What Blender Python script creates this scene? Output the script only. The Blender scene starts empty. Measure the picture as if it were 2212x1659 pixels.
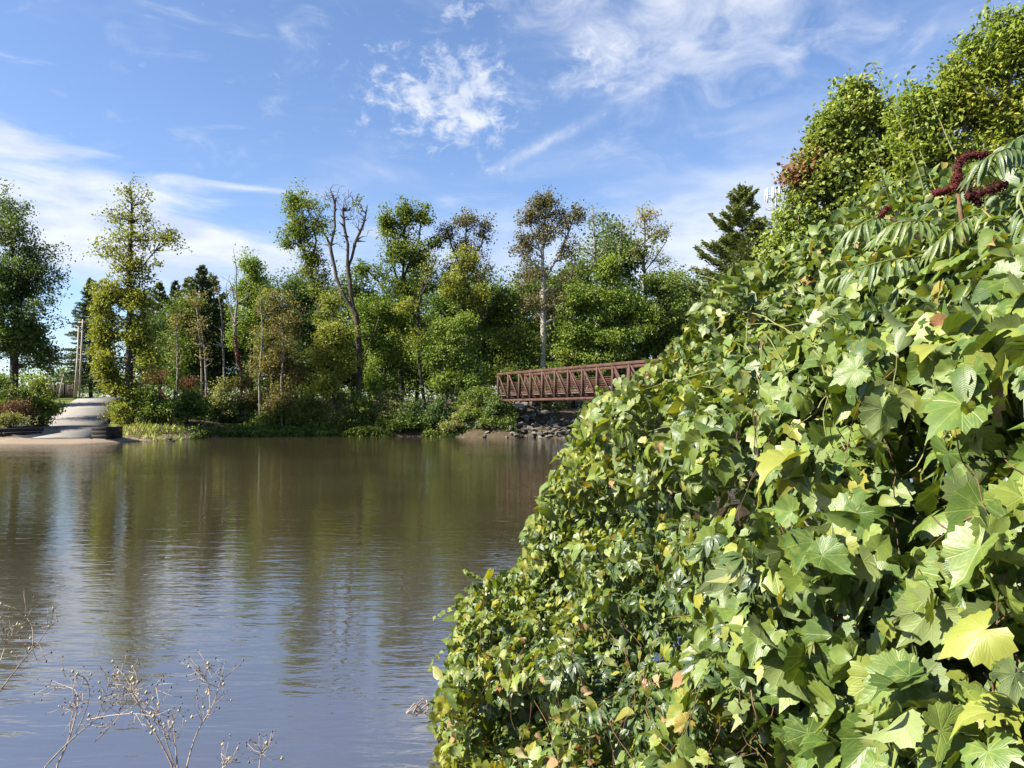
import bpy, math, random
import numpy as np
from mathutils import Vector, Matrix

random.seed(7)
RNG = np.random.default_rng(11)
SC = bpy.context.scene
COL = SC.collection
R = math.radians

# ------------------------------------------------------------------ camera
CAM_H = 2.1                       # eye height above the water, metres
F = 1662.0                        # focal length in units of a 2212 px wide picture
HX, HY = 1106.0, 888.0            # principal column, horizon row
cam_d = bpy.data.cameras.new('camera')
cam_d.sensor_width = 36.0
cam_d.lens = 36.0 * F / 2212.0
cam_d.shift_y = (888.0 - 829.5) / 2212.0
cam_d.clip_start = 0.05
cam_d.clip_end = 3000
cam = bpy.data.objects.new('camera', cam_d)
COL.objects.link(cam)
cam.location = (0, 0, CAM_H)
cam.rotation_euler = (R(90), 0, 0)
SC.camera = cam

# ------------------------------------------------------------------ sun, sky, exposure
SUN_EL = R(39)
SUN_AZ = R(-107)                  # clockwise from the view direction (+Y): sun stands to the left, a little behind
sun_dir = Vector((math.sin(SUN_AZ) * math.cos(SUN_EL), math.cos(SUN_AZ) * math.cos(SUN_EL), math.sin(SUN_EL)))
sl = bpy.data.lights.new('sun', 'SUN')
sl.energy = 5.0
sl.angle = R(0.53)
sl.color = (1.0, 0.93, 0.80)
so = bpy.data.objects.new('sun', sl)
COL.objects.link(so)
so.rotation_euler = (-sun_dir).to_track_quat('-Z', 'Y').to_euler()
so.location = (-30, -10, 40)

SC.view_settings.view_transform = 'Standard'
SC.view_settings.look = 'None'
SC.view_settings.gamma = 1.0
SC.view_settings.exposure = 1.60
SC.view_settings.use_curve_mapping = False
SC.cycles.use_denoising = True
SC.cycles.max_bounces = 5
SC.cycles.diffuse_bounces = 2
SC.cycles.glossy_bounces = 2
SC.cycles.transmission_bounces = 3
SC.cycles.transparent_max_bounces = 8
SC.cycles.caustics_reflective = False
SC.cycles.caustics_refractive = False
SC.cycles.sample_clamp_indirect = 6.0


class NT:
    """small helper round a node tree"""
    def __init__(self, tree):
        self.t = tree
        self.n = tree.nodes
        self.l = tree.links

    def node(self, typ, **kw):
        n = self.n.new(typ)
        for k, v in kw.items():
            setattr(n, k, v)
        return n

    def put(self, sock, val):
        if isinstance(val, bpy.types.NodeSocket):
            self.l.new(val, sock)
        elif val is not None:
            sock.default_value = val

    def math(self, op, a, b=None, c=None, clamp=False):
        n = self.node('ShaderNodeMath', operation=op, use_clamp=clamp)
        self.put(n.inputs[0], a)
        if b is not None:
            self.put(n.inputs[1], b)
        if c is not None:
            self.put(n.inputs[2], c)
        return n.outputs[0]

    def mix(self, fac, a, b, blend='MIX'):
        n = self.node('ShaderNodeMix', data_type='RGBA', blend_type=blend)
        self.put(n.inputs[0], fac)
        for s, v in ((n.inputs[6], a), (n.inputs[7], b)):
            if isinstance(v, tuple) and len(v) == 3:
                v = (*v, 1.0)
            self.put(s, v)
        return n.outputs[2]

    def smooth(self, val, lo, hi):
        n = self.node('ShaderNodeMapRange', interpolation_type='SMOOTHSTEP')
        self.put(n.inputs[0], val)
        n.inputs[1].default_value = lo
        n.inputs[2].default_value = hi
        return n.outputs[0]

    def noise(self, vec, scale, detail=3.0, rough=0.5, dist=0.0):
        n = self.node('ShaderNodeTexNoise')
        self.put(n.inputs['Vector'], vec)
        self.put(n.inputs['Scale'], scale)
        n.inputs['Detail'].default_value = detail
        n.inputs['Roughness'].default_value = rough
        n.inputs['Distortion'].default_value = dist
        return n.outputs['Fac']

    def mapping(self, vec, scale=(1, 1, 1), rot=(0, 0, 0), loc=(0, 0, 0)):
        n = self.node('ShaderNodeMapping')
        self.put(n.inputs['Vector'], vec)
        n.inputs['Scale'].default_value = scale
        n.inputs['Rotation'].default_value = rot
        n.inputs['Location'].default_value = loc
        return n.outputs[0]

    def comb(self, x, y, z):
        n = self.node('ShaderNodeCombineXYZ')
        for i, v in enumerate((x, y, z)):
            self.put(n.inputs[i], v)
        return n.outputs[0]

    def sep(self, v):
        n = self.node('ShaderNodeSeparateXYZ')
        self.put(n.inputs[0], v)
        return n.outputs

    def ramp(self, fac, stops):
        n = self.node('ShaderNodeValToRGB')
        self.put(n.inputs[0], fac)
        e = n.color_ramp.elements
        while len(e) < len(stops):
            e.new(0.5)
        for el, (p, c) in zip(e, stops):
            el.position = p
            el.color = (*c, 1.0)
        return n.outputs[0]

    def bump(self, h, strength=0.3, dist=0.02, normal=None):
        n = self.node('ShaderNodeBump')
        self.put(n.inputs['Height'], h)
        n.inputs['Strength'].default_value = strength
        n.inputs['Distance'].default_value = dist
        if normal is not None:
            self.put(n.inputs['Normal'], normal)
        return n.outputs[0]


def build_world():
    w = bpy.data.worlds.new('World')
    SC.world = w
    w.use_nodes = True
    w.cycles.sampling_method = 'NONE'
    w.node_tree.nodes.clear()
    t = NT(w.node_tree)
    sky = t.node('ShaderNodeTexSky', sky_type='NISHITA')
    sky.sun_disc = False
    sky.sun_elevation = SUN_EL
    sky.sun_rotation = SUN_AZ
    sky.altitude = 200
    sky.air_density = 1.0
    sky.dust_density = 0.6
    sky.ozone_density = 2.0
    d = t.node('ShaderNodeTexCoord').outputs['Generated']
    x, y, z = t.sep(d)
    az = t.math('ARCTAN2', x, y)
    hor = t.math('SQRT', t.math('ADD', t.math('MULTIPLY', x, x), t.math('MULTIPLY', y, y)))
    el = t.math('ARCTAN2', z, hor)
    # a flat cloud sheet overhead, seen in perspective
    zc = t.math('MAXIMUM', z, 0.06)
    px = t.math('DIVIDE', x, zc)
    py = t.math('DIVIDE', y, zc)
    p = t.comb(px, py, 0.0)
    a = t.comb(az, t.math('MULTIPLY', el, 1.0), 0.0)

    def blob(caz, cel, raz, rel, rot=0.0):
        dx = t.math('SUBTRACT', az, caz)
        dy = t.math('SUBTRACT', el, cel)
        c, s = math.cos(rot), math.sin(rot)
        u = t.math('ADD', t.math('MULTIPLY', dx, c / raz), t.math('MULTIPLY', dy, s / raz))
        v = t.math('ADD', t.math('MULTIPLY', dx, -s / rel), t.math('MULTIPLY', dy, c / rel))
        r2 = t.math('ADD', t.math('MULTIPLY', u, u), t.math('MULTIPLY', v, v))
        return t.math('EXPONENT', t.math('MULTIPLY', r2, -1.0))

    def add(*v):
        o = v[0]
        for k in v[1:]:
            o = t.math('ADD', o, k)
        return o

    # puffy altocumulus
    warp = t.noise(a, 9.0, 2.0)
    puff = t.noise(t.comb(t.math('ADD', az, t.math('MULTIPLY', warp, 0.05)), t.math('MULTIPLY', el, 1.35), 0.0), 38.0, 6.0, 0.66, 0.35)
    mpuff = add(blob(-0.105, 0.375, 0.115, 0.046, -0.38), t.math('MULTIPLY', blob(-0.045, 0.405, 0.045, 0.055, 0.3), 0.8),
                t.math('MULTIPLY', blob(0.115, 0.425, 0.060, 0.045, 0.2), 0.75), t.math('MULTIPLY', blob(-0.065, 0.48, 0.03, 0.015, 0.3), 0.6),
                t.math('MULTIPLY', blob(-0.095, 0.432, 0.02, 0.012, 0.0), 0.6), t.math('MULTIPLY', blob(-0.19, 0.355, 0.012, 0.01), 0.6))
    c1 = t.math('MULTIPLY', t.smooth(t.math('ADD', puff, t.math('MULTIPLY', mpuff, 0.30)), 0.62, 0.97), 0.85)
    # ragged cirrus in the upper right
    wis = t.noise(t.mapping(a, (10, 17, 1), (0, 0, R(-22))), 1.0, 7.0, 0.6, 0.6)
    mw = add(blob(0.33, 0.50, 0.25, 0.10, 0.1), t.math('MULTIPLY', blob(0.15, 0.44, 0.09, 0.07), 0.6), t.math('MULTIPLY', blob(0.62, 0.62, 0.4, 0.14), 0.8),
             t.math('MULTIPLY', blob(0.26, 0.355, 0.05, 0.03), 0.5))
    c2 = t.math('MULTIPLY', t.smooth(t.math('ADD', wis, t.math('MULTIPLY', mw, 0.29)), 0.54, 0.95), 0.66)
    # soft veil low in the middle and on the right
    veil = t.noise(t.mapping(a, (4.0, 13, 1), (0, 0, R(14))), 1.0, 5.0, 0.55, 0.4)
    mv = add(blob(0.36, 0.235, 0.26, 0.095, 0.22), t.math('MULTIPLY', blob(0.05, 0.18, 0.35, 0.07), 0.75), t.math('MULTIPLY', blob(0.9, 0.25, 0.35, 0.12), 0.9))
    c3 = t.math('MULTIPLY', t.smooth(t.math('ADD', veil, t.math('MULTIPLY', mv, 0.44)), 0.50, 1.08), 0.74)
    # bank of cloud low on the left
    bank = t.noise(t.mapping(a, (6, 30, 1), (0, 0, R(-5))), 1.0, 6.0, 0.58, 0.5)
    mb = add(blob(-0.44, 0.195, 0.24, 0.055, -0.08), t.math('MULTIPLY', blob(-0.62, 0.292, 0.15, 0.024, -0.22), 0.85), t.math('MULTIPLY', blob(-0.30, 0.267, 0.10, 0.005, -0.02), 0.5),
             t.math('MULTIPLY', blob(-0.95, 0.20, 0.35, 0.07), 1.0))
    c4 = t.math('MULTIPLY', t.smooth(t.math('ADD', bank, t.math('MULTIPLY', mb, 0.47)), 0.58, 0.98), 0.88)
    # the streak
    sn = t.noise(t.mapping(a, (30, 30, 1)), 1.0, 4.0, 0.6)
    c5 = t.math('MULTIPLY', t.math('MULTIPLY', blob(0.045, 0.335, 0.062, 0.0065, 0.42), t.smooth(sn, 0.25, 0.65)), 0.75)
    # thin high cloud over the rest of the sky
    rest = t.math('MULTIPLY', t.smooth(t.noise(p, 0.55, 6.0, 0.6, 0.5), 0.50, 0.85), 0.40)
    out_view = t.smooth(t.math('ADD', t.math('ABSOLUTE', az), t.math('MULTIPLY', t.math('MAXIMUM', t.math('SUBTRACT', el, 0.3), 0.0), 1.6)), 0.62, 1.1)
    c6 = t.math('MULTIPLY', rest, t.math('ADD', t.math('MULTIPLY', out_view, 0.85), 0.15))
    inv = None
    for c in (c1, c2, c3, c4, c5, c6):
        k = t.math('SUBTRACT', 1.0, c, clamp=True)
        inv = k if inv is None else t.math('MULTIPLY', inv, k)
    cover = t.math('MULTIPLY', t.math('SUBTRACT', 1.0, inv), t.smooth(z, -0.01, 0.05))
    shade = t.noise(t.mapping(a, (9, 26, 1)), 1.0, 4.0)
    ccol = t.mix(t.smooth(shade, 0.36, 0.62), (4.2, 4.7, 5.8), (6.0, 6.2, 6.6))
    # the picture's sky is a purer, lighter blue than the raw model
    blue = t.mix(1.0, sky.outputs[0], (1.04, 1.10, 1.26), 'MULTIPLY')
    col = t.mix(cover, blue, ccol)
    bg = t.node('ShaderNodeBackground')
    t.put(bg.inputs[0], col)
    bg.inputs[1].default_value = 0.056
    out = t.node('ShaderNodeOutputWorld')
    t.l.new(bg.outputs[0], out.inputs[0])


build_world()


# ------------------------------------------------------------------ basic helpers
def P(x, y, D):
    """point at picture column x, row y (2212 x 1659 scale), D metres in front of the eye"""
    return np.array([(x - HX) / F * D, D, CAM_H + (HY - y) / F * D])


def sprop(o, label=None, cat=None, group=None, kind=None):
    for k, v in (('label', label), ('category', cat), ('group', group), ('kind', kind)):
        if v:
            o[k] = v
    return o


def empty(name, loc=(0, 0, 0), rotz=0.0):
    o = bpy.data.objects.new(name, None)
    o.empty_display_size = 0.2
    o.location = loc
    o.rotation_euler = (0, 0, rotz)
    COL.objects.link(o)
    return o


def make_mesh(name, V, quads=None, tris=None, attrs=None, uv=None, smooth=False):
    me = bpy.data.meshes.new(name)
    V = np.asarray(V, dtype=np.float32)
    loops, starts, totals = [], [], []
    pos = 0
    for arr, k in ((quads, 4), (tris, 3)):
        if arr is None or len(arr) == 0:
            continue
        arr = np.asarray(arr, dtype=np.int32)
        loops.append(arr.ravel())
        starts.append(pos + np.arange(len(arr), dtype=np.int32) * k)
        totals.append(np.full(len(arr), k, dtype=np.int32))
        pos += arr.size
    loops = np.concatenate(loops)
    starts = np.concatenate(starts)
    me.vertices.add(len(V))
    me.vertices.foreach_set('co', V.ravel())
    me.loops.add(len(loops))
    me.loops.foreach_set('vertex_index', loops)
    me.polygons.add(len(starts))
    me.polygons.foreach_set('loop_start', starts)
    if smooth:
        me.polygons.foreach_set('use_smooth', np.ones(len(starts), dtype=bool))
    me.update(calc_edges=True)
    if attrs:
        for k, v in attrs.items():
            at = me.attributes.new(k, 'FLOAT', 'POINT')
            at.data.foreach_set('value', np.asarray(v, dtype=np.float32))
    if uv is not None:
        l = me.uv_layers.new(name='UVMap')
        l.data.foreach_set('uv', np.asarray(uv, dtype=np.float32)[loops].ravel())
    return me


def obj(name, me, mat=None, parent=None, loc=None):
    if mat is not None and len(me.materials) == 0:
        me.materials.append(mat)
    o = bpy.data.objects.new(name, me)
    if parent is not None:
        o.parent = parent
    if loc is not None:
        o.location = loc
    COL.objects.link(o)
    return o


def tubes(A, B, ra, rb, n=5):
    """one open prism per segment A->B, radii ra, rb; returns V, quads"""
    A, B = np.asarray(A, float), np.asarray(B, float)
    ra, rb = np.asarray(ra, float), np.asarray(rb, float)
    d = B - A
    L = np.linalg.norm(d, axis=1, keepdims=True) + 1e-9
    d = d / L
    ref = np.where(np.abs(d[:, 2:3]) > 0.9, np.array([[1.0, 0, 0]]), np.array([[0, 0, 1.0]]))
    u = np.cross(d, ref)
    u /= np.linalg.norm(u, axis=1, keepdims=True) + 1e-9
    v = np.cross(d, u)
    ang = np.arange(n) * 2 * np.pi / n
    ring = np.cos(ang)[None, :, None] * u[:, None, :] + np.sin(ang)[None, :, None] * v[:, None, :]
    Va = A[:, None, :] + ring * ra[:, None, None]
    Vb = B[:, None, :] + ring * rb[:, None, None]
    V = np.concatenate([Va, Vb], axis=1).reshape(-1, 3)
    base = (np.arange(len(A)) * 2 * n)[:, None]
    k = np.arange(n)[None, :]
    k2 = (k + 1) % n
    Q = np.stack([base + k, base + k2, base + n + k2, base + n + k], axis=-1).reshape(-1, 4)
    return V, Q


def polytube(pts, radii, n=6, cap=True):
    """smooth tube along a polyline"""
    pts = np.asarray(pts, float)
    radii = np.broadcast_to(np.asarray(radii, float), (len(pts),))
    tan = np.gradient(pts, axis=0)
    tan /= np.linalg.norm(tan, axis=1, keepdims=True) + 1e-9
    V, Q, T = [], [], []
    ref = np.array([0.31, 0.95, 0.0]) if abs(tan[0][2]) > 0.8 else np.array([0, 0, 1.0])
    u = np.cross(tan[0], ref)
    u /= np.linalg.norm(u) + 1e-9
    for i in range(len(pts)):
        u = u - tan[i] * np.dot(u, tan[i])
        u /= np.linalg.norm(u) + 1e-9
        v = np.cross(tan[i], u)
        for k in range(n):
            a = 2 * np.pi * k / n
            V.append(pts[i] + radii[i] * (math.cos(a) * u + math.sin(a) * v))
    for i in range(len(pts) - 1):
        for k in range(n):
            k2 = (k + 1) % n
            Q.append((i * n + k, i * n + k2, (i + 1) * n + k2, (i + 1) * n + k))
    if cap:
        for i, s in ((0, 1), (len(pts) - 1, -1)):
            V.append(pts[i])
            c = len(V) - 1
            for k in range(n):
                k2 = (k + 1) % n
                T.append((c, i * n + k2, i * n + k) if s > 0 else (c, i * n + k, i * n + k2))
    return np.array(V), np.array(Q), np.array(T) if T else np.zeros((0, 3), int)


class MB:
    """collects pieces into one mesh"""
    def __init__(self):
        self.V, self.Q, self.T, self.n = [], [], [], 0

    def add(self, V, Q=None, T=None):
        self.V.append(np.asarray(V, float))
        if Q is not None and len(Q):
            self.Q.append(np.asarray(Q) + self.n)
        if T is not None and len(T):
            self.T.append(np.asarray(T) + self.n)
        self.n += len(V)
        return self

    def box(self, c, size, ax=None, jit=0.0):
        """box centred at c; ax = 3 unit axes"""
        s = np.array(size) / 2
        S = np.array([[-1, -1, -1], [1, -1, -1], [1, 1, -1], [-1, 1, -1], [-1, -1, 1], [1, -1, 1], [1, 1, 1], [-1, 1, 1]], float) * s
        if jit:
            S = S + RNG.normal(0, jit, S.shape)
        if ax is not None:
            S = S @ np.array(ax)
        Q = [(0, 3, 2, 1), (4, 5, 6, 7), (0, 1, 5, 4), (1, 2, 6, 5), (2, 3, 7, 6), (3, 0, 4, 7)]
        return self.add(S + np.array(c), Q)

    def bar(self, a, b, w, h, up=(0, 0, 1)):
        """square bar from a to b"""
        a, b = np.array(a, float), np.array(b, float)
        d = b - a
        L = np.linalg.norm(d)
        d /= L
        up = np.array(up, float)
        s = np.cross(d, up)
        s /= np.linalg.norm(s)
        u = np.cross(s, d)
        return self.box((a + b) / 2, (L, w, h), (d, s, u))

    def tube(self, pts, radii, n=6):
        V, Q, T = polytube(pts, radii, n)
        return self.add(V, Q, T)

    def mesh(self, name, smooth=False, attrs=None):
        V = np.concatenate(self.V)
        Q = np.concatenate(self.Q) if self.Q else None
        T = np.concatenate(self.T) if self.T else None
        return make_mesh(name, V, Q, T, smooth=smooth, attrs=attrs)

    def build(self, name, mat, parent=None, smooth=False):
        return obj(name, self.mesh(name, smooth), mat, parent)


def bevel(o, w, seg=1):
    m = o.modifiers.new('bevel', 'BEVEL')
    m.width = w
    m.segments = seg
    m.limit_method = 'ANGLE'
    return o


# ------------------------------------------------------------------ materials
def new_mat(name):
    m = bpy.data.materials.new(name)
    m.use_nodes = True
    m.node_tree.nodes.clear()
    t = NT(m.node_tree)
    out = t.node('ShaderNodeOutputMaterial')
    return m, t, out


def principled(t, out, col, rough=0.8, spec=0.3, normal=None):
    b = t.node('ShaderNodeBsdfPrincipled')
    if isinstance(col, tuple):
        col = (*col, 1.0)
    t.put(b.inputs['Base Color'], col)
    t.put(b.inputs['Roughness'], rough)
    t.put(b.inputs['Specular IOR Level'], spec)
    if normal is not None:
        t.put(b.inputs['Normal'], normal)
    t.l.new(b.outputs[0], out.inputs[0])
    return b


def foliage_mat(name, c_dark, c_mid, c_light, aut=(0.30, 0.22, 0.03), aut2=None, trans=0.38, rough=0.55, spec=0.25):
    """far leaves: leaf-by-leaf colour from the mesh attributes tint and aut"""
    m, t, out = new_mat(name)
    c_dark, c_mid, c_light, aut = [tuple(k * g for k, g in zip(c, w)) for c, w in zip((c_dark, c_mid, c_light, aut), [(1.95, 1.75, 1.5)] * 3 + [(1.3, 1.3, 1.2)])]
    at = t.node('ShaderNodeAttribute', attribute_name='tint').outputs['Fac']
    au = t.node('ShaderNodeAttribute', attribute_name='aut').outputs['Fac']
    col = t.ramp(at, [(0.0, c_dark), (0.5, c_mid), (1.0, c_light)])
    a2 = aut2 or tuple(0.72 * k for k in aut)
    acol = t.ramp(at, [(0.0, a2), (1.0, aut)])
    col = t.mix(au, col, acol)
    b = t.node('ShaderNodeBsdfPrincipled')
    t.put(b.inputs['Base Color'], col)
    b.inputs['Roughness'].default_value = rough
    b.inputs['Specular IOR Level'].default_value = spec
    tr = t.node('ShaderNodeBsdfTranslucent')
    t.put(tr.inputs[0], t.mix(1.0, col, (1.15, 1.1, 0.55), 'MULTIPLY'))
    mx = t.node('ShaderNodeMixShader')
    mx.inputs[0].default_value = trans
    t.l.new(b.outputs[0], mx.inputs[1])
    t.l.new(tr.outputs[0], mx.inputs[2])
    t.l.new(mx.outputs[0], out.inputs[0])
    return m


def near_leaf_mat(name, stops, trans=0.22, rough=0.44, spec=0.5, palmate=True, vein=(0.26, 0.31, 0.10), vein_amt=0.38, yellow=0.0, back=1.0):
    """close leaves: vein pattern, blotches, one hue per leaf"""
    m, t, out = new_mat(name)
    at = t.node('ShaderNodeAttribute', attribute_name='tint').outputs['Fac']
    rnd = t.node('ShaderNodeObjectInfo').outputs['Random']
    f = t.math('FRACT', t.math('ADD', at, rnd))
    col = t.ramp(f, [(q, (c[0] * 0.94, c[1] * 0.93, c[2] * 0.82) if c[1] > c[0] * 0.9 else c) for q, c in stops])
    uv = t.node('ShaderNodeTexCoord').outputs['UV']
    u, v, _ = t.sep(uv)
    u = t.math('SUBTRACT', u, 0.5)
    r = t.math('SQRT', t.math('ADD', t.math('MULTIPLY', u, u), t.math('MULTIPLY', v, v)))
    if palmate:
        ang = t.math('ARCTAN2', u, v)
        step = 0.62
        fr = t.math('ABSOLUTE', t.math('SUBTRACT', t.math('FRACT', t.math('ADD', t.math('DIVIDE', ang, step), 0.5)), 0.5))
        dm = t.math('MULTIPLY', t.math('MULTIPLY', fr, step), r)
        ph = t.math('ADD', t.math('MULTIPLY', r, 34.0), t.math('MULTIPLY', fr, -15.0))
    else:
        dm = t.math('ABSOLUTE', u)
        ph = t.math('ADD', t.math('MULTIPLY', v, 60.0), t.math('MULTIPLY', dm, -48.0))
    main = t.math('SUBTRACT', 1.0, t.smooth(dm, 0.002, 0.009))
    side = t.math('MULTIPLY', t.math('SUBTRACT', 1.0, t.smooth(t.math('ABSOLUTE', t.math('SINE', ph)), 0.0, 0.16)), 0.32)
    ve = t.math('MAXIMUM', main, side)
    geo = t.node('ShaderNodeNewGeometry')
    blot = t.noise(geo.outputs['Position'], 46.0, 3.0, 0.6)
    col = t.mix(t.math('MULTIPLY', t.smooth(blot, 0.45, 0.75), 0.30), col, (0.30, 0.31, 0.06))
    col = t.mix(t.math('MULTIPLY', ve, vein_amt), col, vein)
    spots = t.smooth(t.noise(geo.outputs['Position'], 120.0, 2.0), 0.70, 0.76)
    col = t.mix(t.math('MULTIPLY', spots, 0.5), col, (0.10, 0.06, 0.02))
    h = t.math('ADD', t.math('MULTIPLY', ve, -0.8), t.math('ADD', t.math('MULTIPLY', t.math('COSINE', t.math('MULTIPLY', ph, 2.0)), -0.07), t.math('MULTIPLY', blot, 0.6)))
    nm = t.bump(h, 0.32, 0.004)
    under = t.mix(0.55, col, (0.20, 0.24, 0.11))
    fc = t.mix(geo.outputs['Backfacing'], col, under)
    b = t.node('ShaderNodeBsdfPrincipled')
    t.put(b.inputs['Base Color'], fc)
    b.inputs['Roughness'].default_value = rough
    b.inputs['Specular IOR Level'].default_value = spec
    t.put(b.inputs['Normal'], nm)
    tr = t.node('ShaderNodeBsdfTranslucent')
    t.put(tr.inputs[0], t.mix(1.0, col, (1.35, 1.25, 0.35), 'MULTIPLY'))
    mx = t.node('ShaderNodeMixShader')
    mx.inputs[0].default_value = trans
    t.l.new(b.outputs[0], mx.inputs[1])
    t.l.new(tr.outputs[0], mx.inputs[2])
    t.l.new(mx.outputs[0], out.inputs[0])
    return m


def bark_mat(name, c1, c2, scale=6.0):
    m, t, out = new_mat(name)
    g = t.node('ShaderNodeNewGeometry').outputs['Position']
    n = t.noise(t.mapping(g, (scale, scale, scale * 0.22)), 1.0, 5.0, 0.65, 0.3)
    n2 = t.noise(g, 1.3, 2.0)
    col = t.ramp(n, [(0.3, c1), (0.7, c2)])
    col = t.mix(t.math('MULTIPLY', t.smooth(n2, 0.5, 0.7), 0.35), col, (0.10, 0.11, 0.06))
    principled(t, out, col, 0.9, 0.15, t.bump(n, 0.6, 0.04))
    return m


MAT = {}
MAT['bark'] = bark_mat('bark_brown', (0.035, 0.028, 0.022), (0.11, 0.088, 0.068))
MAT['bark_dark'] = bark_mat('bark_dark', (0.022, 0.019, 0.016), (0.065, 0.055, 0.045))
MAT['bark_grey'] = bark_mat('bark_grey', (0.11, 0.10, 0.085), (0.30, 0.275, 0.235))
MAT['bark_pale'] = bark_mat('bark_pale', (0.20, 0.18, 0.15), (0.42, 0.39, 0.33))
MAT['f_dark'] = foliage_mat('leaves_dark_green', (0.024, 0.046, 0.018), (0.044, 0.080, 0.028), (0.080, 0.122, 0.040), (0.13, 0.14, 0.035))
MAT['f_mid'] = foliage_mat('leaves_mid_green', (0.035, 0.065, 0.016), (0.070, 0.115, 0.025), (0.120, 0.165, 0.038), (0.24, 0.20, 0.03))
MAT['f_bright'] = foliage_mat('leaves_bright_green', (0.045, 0.085, 0.018), (0.085, 0.140, 0.028), (0.140, 0.195, 0.040), (0.28, 0.23, 0.03))
MAT['f_yellow'] = foliage_mat('leaves_yellow_green', (0.062, 0.090, 0.018), (0.112, 0.146, 0.028), (0.165, 0.198, 0.040), (0.235, 0.225, 0.04), (0.17, 0.165, 0.03))
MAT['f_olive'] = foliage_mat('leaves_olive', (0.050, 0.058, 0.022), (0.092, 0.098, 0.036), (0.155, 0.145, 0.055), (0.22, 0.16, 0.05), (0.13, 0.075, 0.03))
MAT['f_brown'] = foliage_mat('leaves_bronze_green', (0.036, 0.042, 0.022), (0.064, 0.070, 0.034), (0.105, 0.105, 0.055), (0.14, 0.10, 0.05))
MAT['f_red'] = foliage_mat('leaves_red', (0.034, 0.022, 0.016), (0.060, 0.036, 0.026), (0.092, 0.056, 0.040), (0.12, 0.030, 0.022), (0.08, 0.03, 0.02))
MAT['f_pale'] = foliage_mat('leaves_pale_green', (0.075, 0.095, 0.040), (0.120, 0.145, 0.058), (0.190, 0.205, 0.085), (0.30, 0.25, 0.06))
MAT['f_maple'] = foliage_mat('leaves_maple', (0.058, 0.095, 0.024), (0.102, 0.150, 0.036), (0.160, 0.205, 0.050), (0.20, 0.065, 0.050), (0.16, 0.085, 0.035))
MAT['f_ash'] = foliage_mat('leaves_ash', (0.055, 0.090, 0.018), (0.095, 0.145, 0.026), (0.150, 0.200, 0.036), (0.36, 0.30, 0.035), (0.26, 0.26, 0.035))
MAT['f_pine'] = foliage_mat('needles_pine', (0.032, 0.052, 0.020), (0.062, 0.090, 0.030), (0.110, 0.130, 0.040), (0.13, 0.12, 0.03), trans=0.2)
MAT['f_spruce'] = foliage_mat('needles_spruce', (0.020, 0.036, 0.018), (0.036, 0.058, 0.027), (0.064, 0.088, 0.038), (0.06, 0.06, 0.03), trans=0.12)


# ------------------------------------------------------------------ terrain
def lerp_curve(xs, ys):
    xs, ys = np.array(xs, float), np.array(ys, float)
    return lambda x: np.interp(x, xs, ys)


FAR = lerp_curve([-400, -70, -40, -34.6, -32, -27.5, -25.6, -24.4, -23.7, -19, -8, -0.5, 5.5, 12, 30, 80, 400],
                 [60, 50, 48.5, 48.6, 49, 49.5, 52.5, 55.6, 62.4, 63.8, 64.2, 61.4, 59.6, 59.0, 60, 57, 60])
NEAR = lerp_curve([-400, -30, -10, -4, -1.6, -0.5, 0.6, 1.5, 3, 5, 10, 20, 80, 400],
                  [-40, -6, 1.0, 2.6, 3.5, 4.45, 5.6, 7.0, 11, 15, 19, 22, 30, 40])
ROAD_Y = [46, 51, 58, 74, 93, 99, 104]
ROAD_L = lerp_curve(ROAD_Y, [-31.2, -31.6, -36.6, -44.0, -52.6, -53.6, -54.8])
ROAD_R = lerp_curve(ROAD_Y, [-27.6, -27.8, -30.6, -38.4, -47.4, -49.4, -50.6])
ROAD_Z = lerp_curve([46, 51, 58, 74, 93, 99, 106], [-0.05, 0.35, 0.86, 1.86, 3.58, 3.86, 4.02])
BR0 = np.array([-1.14, 63.0])
BRD = np.array([0.849, -1.487])


def sst(x, a, b):
    t = np.clip((x - a) / (b - a), 0, 1)
    return t * t * (3 - 2 * t)


def vnoise(x, y, s, seed=0):
    """cheap smooth value noise"""
    x, y = np.asarray(x, float) / s, np.asarray(y, float) / s
    xi, yi = np.floor(x).astype(int), np.floor(y).astype(int)
    fx, fy = x - xi, y - yi
    fx, fy = fx * fx * (3 - 2 * fx), fy * fy * (3 - 2 * fy)

    def h(a, b):
        n = (a * 374761393 + b * 668265263 + seed * 1442695041) & 0x7fffffff
        n = ((n ^ (n >> 13)) * 1274126177) & 0x7fffffff
        return ((n ^ (n >> 16)) & 0xffff) / 65535.0
    return (h(xi, yi) * (1 - fx) + h(xi + 1, yi) * fx) * (1 - fy) + (h(xi, yi + 1) * (1 - fx) + h(xi + 1, yi + 1) * fx) * fy


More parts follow.
